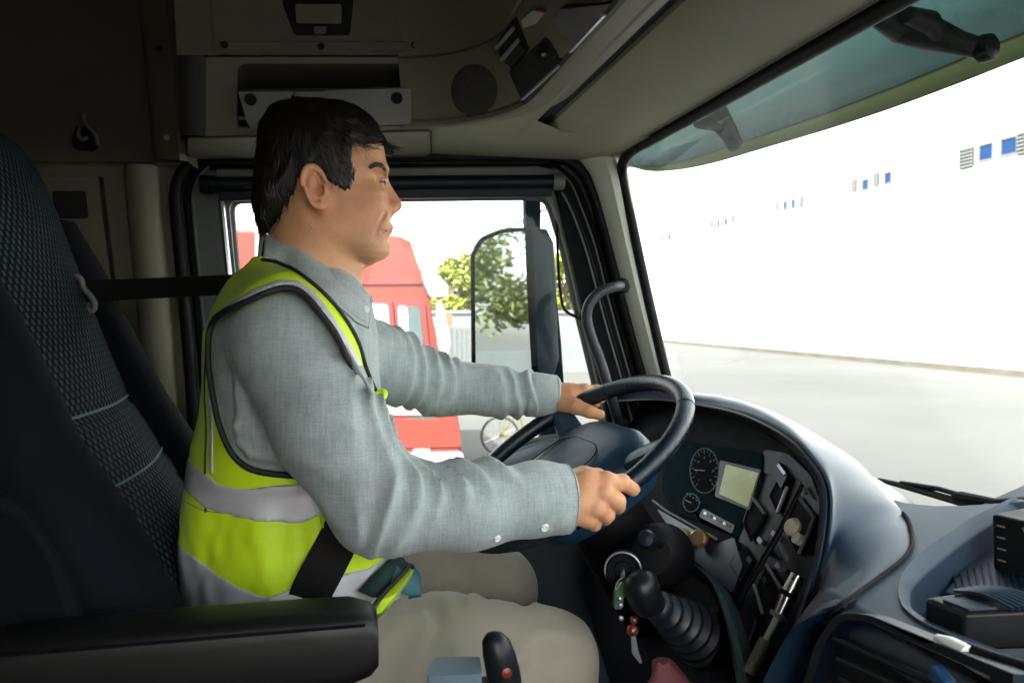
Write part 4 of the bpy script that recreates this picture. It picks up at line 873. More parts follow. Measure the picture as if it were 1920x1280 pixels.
# ================================================================ DRIVER SEAT
M_seatd = MAT('seat_dark_cloth', (.004, .005, .008), .9, bump=.4, bscale=600, spec=.1)
def FABRIC():
    m = bpy.data.materials.new('seat_dot_fabric'); m.use_nodes = True; t = m.node_tree; L = t.links; b = t.nodes['Principled BSDF']; b.inputs['Roughness'].default_value = .85; b.inputs['Specular IOR Level'].default_value = .12
    co = t.nodes.new('ShaderNodeTexCoord'); mp = t.nodes.new('ShaderNodeMapping'); mp.inputs['Scale'].default_value = (1, 1, .85); mp.inputs['Rotation'].default_value = (radians(45), 0, 0); L.new(co.outputs['Object'], mp.inputs[0])
    sx = t.nodes.new('ShaderNodeSeparateXYZ'); L.new(mp.outputs[0], sx.inputs[0])
    def wave(o):
        m1 = t.nodes.new('ShaderNodeMath'); m1.operation = 'MULTIPLY'; m1.inputs[1].default_value = 2*pi/.0105; L.new(o, m1.inputs[0]); s = t.nodes.new('ShaderNodeMath'); s.operation = 'SINE'; L.new(m1.outputs[0], s.inputs[0]); return s.outputs[0]
    a = wave(sx.outputs['Y']); c = wave(sx.outputs['Z']); ad = t.nodes.new('ShaderNodeMath'); ad.operation = 'ADD'; L.new(a, ad.inputs[0]); L.new(c, ad.inputs[1])
    r = t.nodes.new('ShaderNodeValToRGB'); r.color_ramp.elements[0].position = .1; r.color_ramp.elements[1].position = 1; r.color_ramp.elements[0].color = (.004, .006, .009, 1); r.color_ramp.elements[1].color = (.042, .070, .095, 1)
    L.new(ad.outputs[0], r.inputs[0]); L.new(r.outputs[0], b.inputs['Base Color'])
    bu = t.nodes.new('ShaderNodeBump'); bu.inputs['Strength'].default_value = .8; bu.inputs['Distance'].default_value = .002; L.new(ad.outputs[0], bu.inputs['Height']); L.new(bu.outputs[0], b.inputs['Normal'])
    return m
M_fab = FABRIC()
st = thing('driver_seat', 'dark driver seat with dotted fabric centre and high back', 'seat')
zx = [(1.94, -.20), (2.10, -.235), (2.22, -.30), (2.31, -.352), (2.42, -.392), (2.60, -.452), (2.68, -.485), (2.72, -.512), (2.745, -.55), (2.755, -.62)]
def sx_(z):
    z = max(zx[0][0], min(zx[-1][0], z)); return float(np.interp(z, [a for a, b in zx], [b for a, b in zx]))
def ring_seat(z, y0, y1, bul, back=.10, n=9):
    x = sx_(z); return [Vector((x+bul*sin(pi*i/(n-1))-.004, y0+(y1-y0)*i/(n-1), z)) for i in range(n)]
zs = list(np.linspace(1.98, 2.755, 60))
def tuft(z):
    return -.008*math.exp(-((z-2.312)/.006)**2)-.008*math.exp(-((z-2.222)/.006)**2)
rings = [[v+Vector((tuft(z), 0, 0)) for v in ring_seat(z, 1.03, 1.40, .018)] for z in zs]
loft('backrest', rings, M_fab, st, closed=False)
for zz in (2.312, 2.222):
    tube('stitched_seam', [Vector((v.x+.0015-.004, v.y, v.z)) for v in ring_seat(zz, 1.03, 1.40, .018)], .0022, MAT('seam_thread', (.10, .14, .17), .8), st, n=6)
def bolster(y0, y1, bul, name='side_bolster', wtop=1, ztop=2.6):
    rings = []
    for z in np.linspace(1.94, ztop, 30):
        x = sx_(z); t = (z-1.94)/(ztop-1.94); b = bul*(sin(pi*min(1, t*1.15))**.6 if t < .85 else 0.55*(1-(t-.85)/.15)+.02)
        yc = (y0+y1)/2; hw = (y1-y0)/2*(1 if t < .6 else 1-.5*((t-.6)/.4)**1.5*wtop)
        yc2 = yc+(1.215-yc)*(.35*max(0, t-.55))
        rings.append([Vector((x-.02+cos(a)*(.03+b), yc2+sin(a)*hw, z)) for a in np.linspace(-pi/2, pi/2, 11)]+[Vector((x-.12, yc2+hw*.8, z)), Vector((x-.12, yc2-hw*.8, z))])
    loft(name, rings, M_seatd, st)
bolster(.90, 1.045, .035, ztop=2.60); bolster(1.385, 1.52, .030, ztop=2.60)
rings = []
for z in np.linspace(1.94, 2.74, 24):
    x = sx_(z); rings.append([Vector((x-.02, 1.0, z)), Vector((x-.02, 1.42, z)), Vector((x-.13, 1.40, z)), Vector((x-.13, 1.02, z))])
loft('back_shell', rings, M_rubber, st)
# cushion
rings = []
for x in np.linspace(-.30, .26, 16):
    e = 1-max(0, (x-.14)/.12)**2*.55; rings.append([Vector((x, 1.215+cos(a)*.27, 1.90+sin(a)*(.06*e if sin(a) > 0 else .07))) for a in np.linspace(0, 2*pi, 29)[:-1]])
loft('cushion', rings, M_seatd, st)
mb = MB(); mb.add(*bx(-.25, .2, 1.0, 1.42, 1.2, 1.88)); mb.build('seat_base', M_rubber, st, bevel=.02)
# armrest
arx = [(-.36, .055), (-.33, .075), (-.2, .08), (-.05, .08), (.0, .078), (.022, .066), (.030, .045)]
rings = []
ar_c = Vector((0, .84, 2.095))
for x, h in arx:
    h2 = h/2; w2 = .040 if x < .02 else .034
    q = []
    for a in np.linspace(0, 2*pi, 33)[:-1]:
        ca, sa = cos(a), sin(a); q.append(Vector((x, .84+w2*math.copysign(abs(ca)**.45, ca), 2.098+h2*math.copysign(abs(sa)**.45, sa))))
    rings.append(q)
loft('armrest', rings, MAT('armrest_vinyl', (.006, .006, .006), .42, spec=.35, bump=.3, bscale=900), st)
tube('armrest_piping', [Vector((x, .799, 2.128)) for x in (-.34, -.1, .0, .016)], .0018, M_black, st, n=6)
plate('armrest_bracket', [PY(x, y, .845) for x, y in [(20, 1215), (300, 1225), (640, 1212), (612, 1238), (560, 1300), (400, 1420), (20, 1500)]], (0, .05, 0), M_rubber, st, bevel=.008)
o = tube('bracket_bolt', [PY(560, 1245, .84), PY(560, 1245, .85)], .006, M_black, st)
plate('side_cover', [PY(x, y, .88) for x, y in [(-60, 900), (40, 960), (120, 1080), (150, 1180), (150, 1500), (-60, 1500)]], (0, .03, 0), M_seatd, st, bevel=.01)
# seat belt
M_belt = MAT('belt_webbing', (.006, .006, .006), .8, spec=.08, bump=.5, bscale=1500, stretch=(1, 1, 8))
sb = thing('seat_belt', 'black seat belt running from the seat side across the driver', 'seat belt')
def ribbon(name, pts, wdir, w_, th, mat, par):
    P = cat(pts, 6); rings = []
    for i, p in enumerate(P):
        wd = Vector(wdir[min(len(wdir)-1, int(i/len(P)*len(wdir)))] if isinstance(wdir, list) else wdir).normalized()
        t = (P[min(i+1, len(P)-1)]-P[max(i-1, 0)]).normalized(); wd = (wd-t*wd.dot(t)).normalized(); nn = t.cross(wd)
        rings.append([p+wd*w_/2+nn*th/2, p+wd*w_/2-nn*th/2, p-wd*w_/2-nn*th/2, p-wd*w_/2+nn*th/2])
    return loft(name, rings, mat, par, smooth=False)
ribbon('shoulder_strap', [PY(154, 546, 1.335), PY(250, 542, 1.36), PY(380, 536, 1.39), PY(470, 531, 1.40), PY(520, 526, 1.40)], (0, 0, 1), .034, .002, M_belt, sb)
ribbon('shoulder_strap', [PY(150, 546, 1.34)+Vector((-.004, 0, 0)), PY(146, 600, 1.40), PY(142, 700, 1.50), PY(140, 900, 1.58)], (1, 0, .2), .034, .002, M_belt, sb)
c = PY(158, 548, 1.49)
pts = [PY(x, y, 1.33) for x, y in ((142, 518), (136, 530), (140, 548), (150, 566), (164, 582), (176, 580), (177, 566), (168, 552), (157, 540), (152, 524))]
tube('belt_guide', cat(pts, 4, True), .0045, MAT('guide_grey', (.13, .13, .12), .5), sb, n=8, closed=True)
# stack of handbrake lever and knob near the camera
hb = thing('seat_lever', 'black lever knob with oval grip standing beside the driver thigh', 'lever')
k0 = PY(944, 1262, .74); rings = []
for h, r1, r2 in ((-.10, .010, .010), (-.04, .012, .012), (-.012, .016, .014), (0, .0172, .015), (.02, .0165, .0145), (.034, .014, .0125), (.041, .008, .007), (.043, .001, .001)):
    rings.append([k0+Vector((cos(a)*r1-h*.22, sin(a)*r2, h)) for a in np.linspace(0, 2*pi, 25)[:-1]])
loft('knob', rings, M_blk_gl, hb); lathe('button', k0+Vector((0, -.015, .008)), (0, -1, .1), [(.005, 0), (.005, .002), (0, .003)], MAT('dark_red_button', (.15, .01, .01), .3), hb, n=12)
bxn = thing('console_box', 'small blue grey console box beside the seat at the bottom edge', 'box')
plate('lid', [PZ(x, y, 2.105) for x, y in rnd([(805, 1246), (818, 1230), (900, 1230), (904, 1262), (800, 1268)], 5)], (0, 0, -.02), MAT('blue_grey_lid', (.10, .15, .19), .4), bxn, bevel=.004, seg=3)
q0 = PZ(800, 1262, 2.085); q1 = PZ(905, 1230, 2.085); mb = MB(); mb.add(*bx(q0.x, q1.x, .70, .76, 1.3, 2.083)); mb.build('box_body', M_rubber, bxn, bevel=.004)
# ================================================================ PERSON (distance-field sculpting, meshed with surface nets)
def surfnet(f, lo, hi, h):
    lo = np.array(lo, np.float32); n = np.ceil((np.array(hi)-lo)/h).astype(int)+1
    B = 6; nb = (n+B-1)//B; n = nb*B+1                       # coarse blocks first, fine samples only near the surface
    g = [lo[i]+h*(np.arange(nb[i])*B+B/2.) for i in range(3)]
    Xc, Yc, Zc = np.meshgrid(*g, indexing='ij'); Dc = f(Xc, Yc, Zc); near = np.abs(Dc) < h*B*1.9
    D = np.ones(n, np.float32); blk = np.repeat(np.repeat(np.repeat(np.where(Dc < 0, -1, 1), B, 0), B, 1), B, 2); D[:-1, :-1, :-1] = blk
    D[0] = D[-1] = 1; D[:, 0] = D[:, -1] = 1; D[:, :, 0] = D[:, :, -1] = 1
    mk = np.zeros(n, bool); bi = np.argwhere(near)
    for b in bi: mk[b[0]*B:b[0]*B+B+1, b[1]*B:b[1]*B+B+1, b[2]*B:b[2]*B+B+1] = True
    ii = np.argwhere(mk); D[mk] = f(lo[0]+h*ii[:, 0], lo[1]+h*ii[:, 1], lo[2]+h*ii[:, 2])
    ins = D < 0
    cs = sum(ins[a:n[0]-1+a, b:n[1]-1+b, c:n[2]-1+c].astype(np.int8) for a in (0, 1) for b in (0, 1) for c in (0, 1))
    cell = (cs > 0) & (cs < 8); idx = np.full(cell.shape, -1, np.int64); ci = np.argwhere(cell); idx[cell] = np.arange(len(ci))
    P = np.zeros((len(ci), 3)); N = np.zeros(len(ci))
    E = [((a, b, c), ax) for ax in range(3) for a in (0, 1) for b in (0, 1) for c in (0, 1) if (a, b, c)[ax] == 0]
    for o, ax in E:
        i0 = ci+np.array(o); i1 = i0.copy(); i1[:, ax] += 1
        d0 = D[i0[:, 0], i0[:, 1], i0[:, 2]]; d1 = D[i1[:, 0], i1[:, 1], i1[:, 2]]; m = (d0 < 0) != (d1 < 0)
        t = np.where(m, d0/np.where(m, d0-d1, 1), 0); q = i0.astype(float); q[:, ax] += t
        P[m] += q[m]; N[m] += 1
    P /= N[:, None]; P = P*h+lo
    F = []
    for ax in range(3):
        u, v = (ax+1) % 3, (ax+2) % 3
        sl0 = [slice(None)]*3; sl1 = [slice(None)]*3; sl0[ax] = slice(0, -1); sl1[ax] = slice(1, None)
        for s in (u, v): sl0[s] = slice(1, -1); sl1[s] = slice(1, -1)
        a = ins[tuple(sl0)]; b = ins[tuple(sl1)]; m = a != b; e = np.argwhere(m); fl = a[m]
        e[:, u] += 1; e[:, v] += 1
        def g(du, dv):
            q = e.copy(); q[:, u] -= du; q[:, v] -= dv; return idx[q[:, 0], q[:, 1], q[:, 2]]
        Q = np.stack([g(1, 1), g(0, 1), g(0, 0), g(1, 0)], 1); Q[~fl] = Q[~fl][:, ::-1]; F.append(Q)
    return P, np.concatenate(F)
def npmesh(name, P, F, mat, parent=None, smooth_it=0, **k):
    me = bpy.data.meshes.new(name); me.vertices.add(len(P)); me.vertices.foreach_set('co', P.astype(np.float32).ravel())
    me.loops.add(len(F)*4); me.loops.foreach_set('vertex_index', F.astype(np.int32).ravel()); me.polygons.add(len(F)); me.polygons.foreach_set('loop_start', np.arange(0, len(F)*4, 4, dtype=np.int32))
    me.update(calc_edges=True); me.validate(); return link(name, me, mat, parent, **k)
def relax(P, F, it=2, lam=.5):
    n = len(P); E = np.concatenate([F[:, [0, 1]], F[:, [1, 2]], F[:, [2, 3]], F[:, [3, 0]]])
    for _ in range(it):
        A = np.zeros_like(P); C_ = np.zeros(n)
        for a, b in ((0, 1), (1, 0)):
            np.add.at(A, E[:, a], P[E[:, b]]); np.add.at(C_, E[:, a], 1)
        P = P+lam*(A/C_[:, None]-P)
    return P
def smin(a, b, k):
    h = np.clip(.5+.5*(b-a)/k, 0, 1); return b+(a-b)*h-k*h*(1-h)
def smax(a, b, k): return -smin(-a, -b, k)
def cone(X, Y, Z, a, b, ra, rb):              # capsule with changing radius; also returns t
    a = np.array(a, float); b = np.array(b, float); d = b-a; L2 = (d*d).sum()
    t = np.clip(((X-a[0])*d[0]+(Y-a[1])*d[1]+(Z-a[2])*d[2])/L2, 0, 1)
    r = np.sqrt((X-a[0]-t*d[0])**2+(Y-a[1]-t*d[1])**2+(Z-a[2]-t*d[2])**2); return r-(ra+(rb-ra)*t)
def chain(X, Y, Z, pts, k=.006):
    out = None
    for (a, ra), (b, rb) in zip(pts, pts[1:]):
        c = cone(X, Y, Z, a, b, ra, rb); out = c if out is None else smin(out, c, k)
    return out
def ell(X, Y, Z, c, r, rot=None):
    x, y, z = X-c[0], Y-c[1], Z-c[2]
    if rot is not None:                       # rotation about y
        ca, sa = cos(rot), sin(rot); x, z = x*ca+z*sa, -x*sa+z*ca
    q = np.sqrt((x/r[0])**2+(y/r[1])**2+(z/r[2])**2); return (q-1)*min(r)
def poly_sdf(X, Z, pts):                      # signed distance to a polygon in the (x,z) plane
    x = X; z = Z; d = np.full(X.shape, 1e9, np.float32); ins = np.zeros(X.shape, bool); n = len(pts)
    for i in range(n):
        ax, az = pts[i]; bx_, bz = pts[(i+1) % n]; ex, ez = bx_-ax, bz-az
        t = np.clip(((x-ax)*ex+(z-az)*ez)/(ex*ex+ez*ez+1e-12), 0, 1); d = np.minimum(d, (x-ax-t*ex)**2+(z-az-t*ez)**2)
        c = ((az > z) != (bz > z)) & (x < ex*(z-az)/(ez if abs(ez) > 1e-12 else 1e-12)+ax); ins ^= c
    return np.where(ins, -np.sqrt(d), np.sqrt(d))
def nz(X, Y, Z, s, seed=0, o=3):              # smooth pseudo noise -1..1
    r = np.random.RandomState(seed); out = 0; amp = 1; tot = 0
    for k in range(o):
        for j in range(3):
            v = r.normal(size=3); v /= np.linalg.norm(v); ph = r.uniform(0, 6.28); v = v*s*(2**k)*r.uniform(.7, 1.3)
            out = out+amp*np.sin(X*v[0]+Y*v[1]+Z*v[2]+ph+1.3*np.sin((X*v[1]-Y*v[2]+Z*v[0])*.7+ph))
        tot += 3*amp; amp *= .5
    return out/tot*1.8
YM = 1.22
def M(px, py, y=YM): p = PY(px, py, y); return (p.x, p.y, p.z)
def MX(px, py, y=YM): return PY(px, py, y).x
def MZ(px, py, y=YM): return PY(px, py, y).z
person = thing('person', 'driver in grey blue shirt, lime safety vest and khaki trousers holding the steering wheel', 'person', loc=(-.05, YM, 1.9))
# ---------------- skin materials
def SKIN():
    m = MAT('skin', (.60, .285, .15), .5, var=.1, vscale=25, bump=.45, bscale=420, sss=.12, col2=(.68, .35, .195), spec=.4, rvar=.08)
    t = m.node_tree; L = t.links; b = t.nodes['Principled BSDF']; src = b.inputs['Base Color'].links[0].from_socket
    geo = t.nodes.new('ShaderNodeTexCoord')
    def spot(c, r0, r1, col, fac):
        nonlocal src
        d = t.nodes.new('ShaderNodeVectorMath'); d.operation = 'DISTANCE'; d.inputs[1].default_value = c; L.new(geo.outputs['Object'], d.inputs[0])
        mr = t.nodes.new('ShaderNodeMapRange'); mr.inputs['From Min'].default_value = r0; mr.inputs['From Max'].default_value = r1; mr.inputs['To Min'].default_value = fac; mr.inputs['To Max'].default_value = 0; L.new(d.outputs['Value'], mr.inputs[0])
        mx = t.nodes.new('ShaderNodeMixRGB'); mx.inputs[2].default_value = (*col, 1); L.new(mr.outputs[0], mx.inputs[0]); L.new(src, mx.inputs[1]); src = mx.outputs[0]
    spot(M(596, 372, 1.14), .02, .05, (.50, .17, .10), .5)           # ear
    spot(M(690, 395, 1.155), .01, .05, (.52, .20, .13), .4)         # cheek
    spot(M(742, 385, 1.215), .004, .022, (.50, .18, .12), .45)         # nose
    spot(M(725, 432, 1.205), .004, .014, (.42, .15, .12), .55)         # lips
    spot(M(690, 470, 1.18), .01, .05, (.30, .17, .11), .35)           # shaved jaw
    L.new(src, b.inputs['Base Color']); return m
M_skin = SKIN()
# ---------------- head
hs = [(196, 556, 636, .012), (203, 525, 660, .038), (215, 508, 680, .054), (240, 496, 703, .067), (270, 490, 718, .0735), (295, 489, 722, .0755), (316, 490, 727, .0755), (332, 492, 723.5, .0745), (345, 494, 721, .074), (360, 497, 723, .073), (380, 503, 727, .071), (400, 512, 730, .068), (413, 522, 730.5, .065),
      (425, 535, 731, .062), (437, 555, 728.5, .059), (450, 585, 726, .055), (462, 612, 726.5, .051), (474, 640, 724, .045), (484, 662, 716, .037), (491, 680, 706, .026), (496, 690, 697, .012)]
hz_ = np.array([MZ(650, a) for a, *_ in hs]); o_ = np.argsort(hz_)
hz_s = hz_[o_]; hxb = np.array([MX(b, a) for a, b, c, d in hs])[o_]; hxf = np.array([MX(c, a) for a, b, c, d in hs])[o_]; hwd = np.array([d for *_, d in hs])[o_]
def skull(X, Y, Z, grow=0):
    zz = Z; xb = np.interp(zz, hz_s, hxb); xf = np.interp(zz, hz_s, hxf); w_ = np.interp(zz, hz_s, hwd)
    a = (xf-xb)/2; s = (X-(xb+xf)/2)/np.maximum(a, .004)
    front = np.clip(s, 0, 1.3); nar = 1-.17*front**2*np.clip((MZ(650, 300)-zz)/.05+.6, .45, 1)
    yy = (Y-YM)/np.maximum(w_*nar, .004)
    e = 2.25+.75*np.clip(s, 0, 1); q = (np.abs(s)**e+np.abs(yy)**e)**(1/e)
    d = (q-1)*np.minimum(a, w_*nar)
    top = np.maximum(zz-(hz_s[-1]+.001), hz_s[0]-zz); return np.maximum(d, top)-grow
def face_y(px, py, m=0):                      # half width of the face at this point of the profile
    p = M(px, py); ys = np.linspace(0, .1, 500); q = skull(np.full(500, p[0]), YM+ys, np.full(500, p[2])); return float(ys[np.argmax(q > 0)])+m
FY = {k: face_y(*k) for k in ((722, 384), (723, 397), (721, 397), (712, 420), (731, 431), (714, 434), (700, 358), (712, 360), (690, 352), (706, 442), (703, 460), (722, 432))}
def head_f(X, Y, Z):
    d = skull(X, Y, Z)
    # jaw corner and cheekbone
    for s in (-1, 1):
        d = smin(d, ell(X, Y, Z, M(614, 425, YM+s*.048), (.022, .012, .026)), .018)
        d = smin(d, ell(X, Y, Z, M(690, 366, YM+s*.050), (.020, .011, .012), .3), .016)
        d = smin(d, ell(X, Y, Z, M(707, 318, YM+s*.030), (.014, .022, .007)), .010)      # brow
        d = smin(d, ell(X, Y, Z, M(711, 412, YM+s*.030), (.012, .012, .022)), .012)       # muzzle side
    # neck
    d = smin(d, chain(X, Y, Z, [(M(556, 330), .050), (M(580, 440), .056), (M(572, 560), .066)], .01), .022)
    d = smin(d, cone(X, Y, Z, M(640, 440), M(622, 540), .034, .045), .02)
    for s in (-1, 1):                                                                     # neck muscle
        d = smin(d, cone(X, Y, Z, M(566, 395, YM+s*.05), M(640, 530, YM+s*.018), .012, .012), .014)
        d = smax(d, -ell(X, Y, Z, M(717, 344, YM+s*.034), (.0115, .018, .0115)), .007)    # eye sockets
    # nose
    n_ = cone(X, Y, Z, M(715, 338), M(739, 381), .0078, .0108)
    n_ = smin(n_, ell(X, Y, Z, M(740, 385.5), (.0108, .0115, .0098)), .005)
    for s in (-1, 1): n_ = smin(n_, ell(X, Y, Z, M(732.5, 392, YM+s*.0125), (.0105, .0072, .0082)), .004)
    n_ = smin(n_, cone(X, Y, Z, M(723, 402), M(733, 396), .009, .0065), .006)
    d = smin(d, n_, .009)
    for s in (-1, 1): d = smax(d, -ell(X, Y, Z, M(738.5, 397.5, YM+s*.0085), (.0062, .0035, .0036), -.25), .0015)
    for s in (-1, 1):                                                                     # alar crease
        d = smax(d, -cone(X, Y, Z, M(722, 384, YM+s*.0205), M(723, 397, YM+s*.0205), .0022, .0022), .003)
        d = smax(d, -chain(X, Y, Z, [(M(722, 399, YM+s*(FY[721, 397]+.004)), .0010), (M(714, 416, YM+s*(FY[712, 420]+.0055)), .0012), (M(706, 440, YM+s*(FY[706, 442]+.0035)), .0006)], .002), .006)
        d = smax(d, -chain(X, Y, Z, [(M(714, 357, YM+s*(FY[712, 360]+.001)), .0010), (M(700, 360, YM+s*(FY[700, 358]+.001)), .0012), (M(690, 353, YM+s*(FY[690, 352]+.001)), .0008)], .002), .003)   # nasolabial
    # lips
    for s in (-1, 0, 1):
        d = smin(d, ell(X, Y, Z, M(728.5-3*abs(s)*2, 425.5, YM+s*.012), (.0078, .012, .0056), -.2), .005)
        d = smin(d, ell(X, Y, Z, M(726-3*abs(s)*2, 437.5, YM+s*.011), (.0078, .012, .0062), .15), .005)
    for s in (-1, 1): d = smax(d, -chain(X, Y, Z, [(M(739, 431, YM), .0009), (M(731, 431.5, YM+s*.014), .0013), (M(722, 432.5, YM+s*(FY[722, 432]+.0025)), .0016), (M(715, 434, YM+s*(FY[714, 434]+.0028)), .0014)], .001), .0022)
    d = smax(d, -cone(X, Y, Z, M(737, 449, YM-.012), M(737, 449, YM+.012), .0055, .0055), .008)            # chin dip
    d = smin(d, ell(X, Y, Z, M(714, 468), (.0135, .018, .0135)), .012)                   # chin
    # eyelids
    for s in (-1, 1):
        c = M(708, 344.5, YM+s*.030); r_ = .0126
        lid = np.sqrt((X-c[0])**2+(Y-c[1])**2+(Z-c[2])**2)-r_
        op = ell(X, Y, Z, (c[0]+.010, c[1]-s*-.001, c[2]+.0002), (.013, .0125, .0034), -.06)
        lid = smax(lid, -op, .0008); d = smin(d, lid, .003)
        d = smax(d, -cone(X, Y, Z, (c[0]+.0128, c[1]-s*.008, c[2]+.0068), (c[0]+.002, c[1]+s*.0115, c[2]+.0060), .0008, .0008), .002)   # upper fold
        d = smax(d, -op, .0008)
    # ears
    for s in (-1, 1):
        c = M(594, 366); y0 = YM+s*.079
        px_ = X-c[0]; pz = Z-c[2]; ca, sa = cos(.16), sin(.16); p = px_*ca+pz*sa*1.0; q = -px_*sa+pz*ca      # tilt back
        yo = (Y-y0)*s+(p-.006)*.42                                                       # ear flares to the rear
        a_, b_ = .0165, .0275
        wq = np.where(q > 0, 1.0, .80); rr = np.sqrt((p/(a_*wq))**2+(q/b_)**2)+1e-6
        helix = np.sqrt(((rr-1)*a_*.95)**2+(yo-.0045)**2)-.0031
        helix = np.where((p > .006) & (q < .004), np.maximum(helix, (p-.006)), helix)
        base = np.maximum((rr-1)*a_, np.abs(yo+.0015)-.0030)
        lobe = np.sqrt((p-.004)**2+(q+.0265)**2+(yo)**2)-.0068
        anti = np.sqrt(((np.sqrt(((p-.003)/(a_*.56))**2+((q+.001)/(b_*.60))**2)-1)*a_*.5)**2+(yo-.0015)**2)-.0026
        anti = np.where(p > .004, np.maximum(anti, p-.004), anti)
        trag = np.sqrt((p-.0125)**2+((q+.006)*.7)**2+(yo-.001)**2)-.0052
        e_ = smin(smin(helix, base, .003), smin(lobe, anti, .002), .003); e_ = smin(e_, trag, .003)
        e_ = smax(e_, -np.sqrt((p-.0055)**2+((q+.005)*.75)**2+(yo-.002)**2)+.0068, .0015)
        attach = ell(X, Y, Z, M(604, 370, YM+s*.068), (.016, .010, .024)); d = smin(d, attach, .006); d = smin(d, e_, .003)
    return d
HP, HF = surfnet(head_f, M(470, 560, YM)[:1]+(YM-.10, MZ(600, 590)), (MX(770, 400), YM+.10, MZ(600, 180)), .0017)
# ---------------- hands
def hand_mesh(f, pts, pad, h):
    A = np.array(pts); return surfnet(f, A.min(0)-pad, A.max(0)+pad, h)
q3 = lambda px, py, y: M(px, py, y)
RH = dict(
    wrist=[(q3(985, 935, .985), .026), (q3(1040, 934, .985), .0265), (q3(1075, 934, .985), .027)],
    meta=[[(q3(1068, 915, .985), .020), (q3(1100, 903, .972), .0165), (q3(1136, 903, .966), .0135)],
          [(q3(1068, 928, .982), .020), (q3(1100, 922, .966), .016), (q3(1132, 925, .958), .0135)],
          [(q3(1066, 945, .982), .020), (q3(1092, 945, .964), .0155), (q3(1119, 951, .956), .0130)],
          [(q3(1066, 958, .985), .018), (q3(1084, 962, .968), .0145), (q3(1103, 973, .962), .0118)]],
    fing=[[(q3(1136, 903, .966), .0125), (q3(1166, 904, .972), .0108), (q3(1186, 917, .985), .0098)],
          [(q3(1132, 925, .958), .0125), (q3(1157, 940, .962), .0110), (q3(1158, 948, .985), .0098), (q3(1146, 944, 1.005), .0088)],
          [(q3(1119, 951, .956), .0120), (q3(1137, 964, .966), .0104), (q3(1134, 970, .988), .0094), (q3(1122, 962, 1.004), .0084)],
          [(q3(1103, 973, .962), .0108), (q3(1114, 981, .974), .0092), (q3(1110, 980, .992), .0082), (q3(1100, 970, 1.004), .0075)]],
    thumb=[(q3(1064, 908, .995), .019), (q3(1094, 893, 1.012), .0145), (q3(1120, 893, 1.028), .0115), (q3(1140, 900, 1.034), .0095)])
def hand_f(Hd, knuck=.004):
    def f(X, Y, Z):
        d = chain(X, Y, Z, Hd['wrist'], .008)
        pal = None
        for m in Hd['meta']: c = chain(X, Y, Z, m, .006); pal = c if pal is None else smin(pal, c, .009)
        d = smin(d, pal, .014)
        for m in Hd['meta']:
            c = m[-1][0]; d = smin(d, np.sqrt((X-c[0])**2+(Y-c[1]+.001)**2+(Z-c[2]-.001)**2)-m[-1][1]*1.04, .003)
        fs = None
        for g in Hd['fing']:
            c = chain(X, Y, Z, g, .003)
            for (p, r), (p2, r2) in zip(g[1:-1], g[2:]): c = smin(c, np.sqrt((X-p[0])**2+(Y-p[1])**2+(Z-p[2])**2)-r*1.07, .0025)
            d = smin(d, c, .0035)
        d = smin(d, chain(X, Y, Z, Hd['thumb'], .004), .006)
        for g in Hd['fing']+[Hd['thumb']]:                      # skin creases over the knuckles
            p, r = g[1]; a = np.array(g[0][0]); b = np.array(p); ax = (b-a)/np.linalg.norm(b-a)
            t = (X-p[0])*ax[0]+(Y-p[1])*ax[1]+(Z-p[2])*ax[2]; near = np.exp(-((X-p[0])**2+(Y-p[1])**2+(Z-p[2])**2)/(r*1.6)**2)
            d = d+.00035*near*np.cos(t*2*pi/.0032)
        return d+.0003*nz(X, Y, Z, 160, 5, 2)
    return f
LH = dict(
    wrist=[(q3(990, 742, 1.44), .024), (q3(1030, 744, 1.44), .024), (q3(1052, 745, 1.44), .025)],
    meta=[[(q3(1048, 748, 1.43), .021), (q3(1072, 740, 1.42), .018), (q3(1096, 733, 1.415), .0135)],
          [(q3(1048, 742, 1.44), .021), (q3(1072, 736, 1.435), .018), (q3(1094, 732, 1.435), .0130)],
          [(q3(1048, 742, 1.45), .020), (q3(1072, 740, 1.452), .017), (q3(1090, 738, 1.455), .0125)],
          [(q3(1048, 746, 1.46), .018), (q3(1068, 748, 1.468), .015), (q3(1084, 750, 1.472), .0115)]],
    fing=[[(q3(1096, 733, 1.415), .0125), (q3(1120, 732, 1.415), .0110), (q3(1132, 742, 1.425), .0095)],
          [(q3(1094, 732, 1.435), .0125), (q3(1116, 734, 1.437), .0106), (q3(1126, 748, 1.445), .0095)],
          [(q3(1090, 738, 1.455), .0118), (q3(1110, 742, 1.458), .0102), (q3(1118, 756, 1.462), .0090)],
          [(q3(1084, 750, 1.472), .0105), (q3(1100, 758, 1.474), .0092), (q3(1104, 768, 1.472), .0082)]],
    thumb=[(q3(1056, 756, 1.415), .0195), (q3(1080, 762, 1.385), .0150), (q3(1104, 771, 1.368), .0120), (q3(1124, 777, 1.366), .0098)])
def allpts(Hd): return [p for g in [Hd['wrist'], Hd['thumb']]+Hd['meta']+Hd['fing'] for p, r in g]
R_P, R_F = hand_mesh(hand_f(RH), allpts(RH), .032, .0016); L_P, L_F = hand_mesh(hand_f(LH), allpts(LH), .03, .0018)
def nail(hd, tip, base, ny, par=None):
    t = Vector(tip); b = Vector(base); ax = (t-b).normalized(); n = Vector(ny); n = (n-ax*n.dot(ax)).normalized(); s = ax.cross(n); rings = []
    for k, (l, w_) in enumerate(((-.006, .0035), (-.004, .0045), (0, .005), (.004, .0048), (.0065, .0035))):
        rings.append([t+ax*l+s*w_*sin(a)+n*(.0089*cos(a*.55)-.0002*k) for a in np.linspace(-1.1, 1.1, 7)])
    return rings
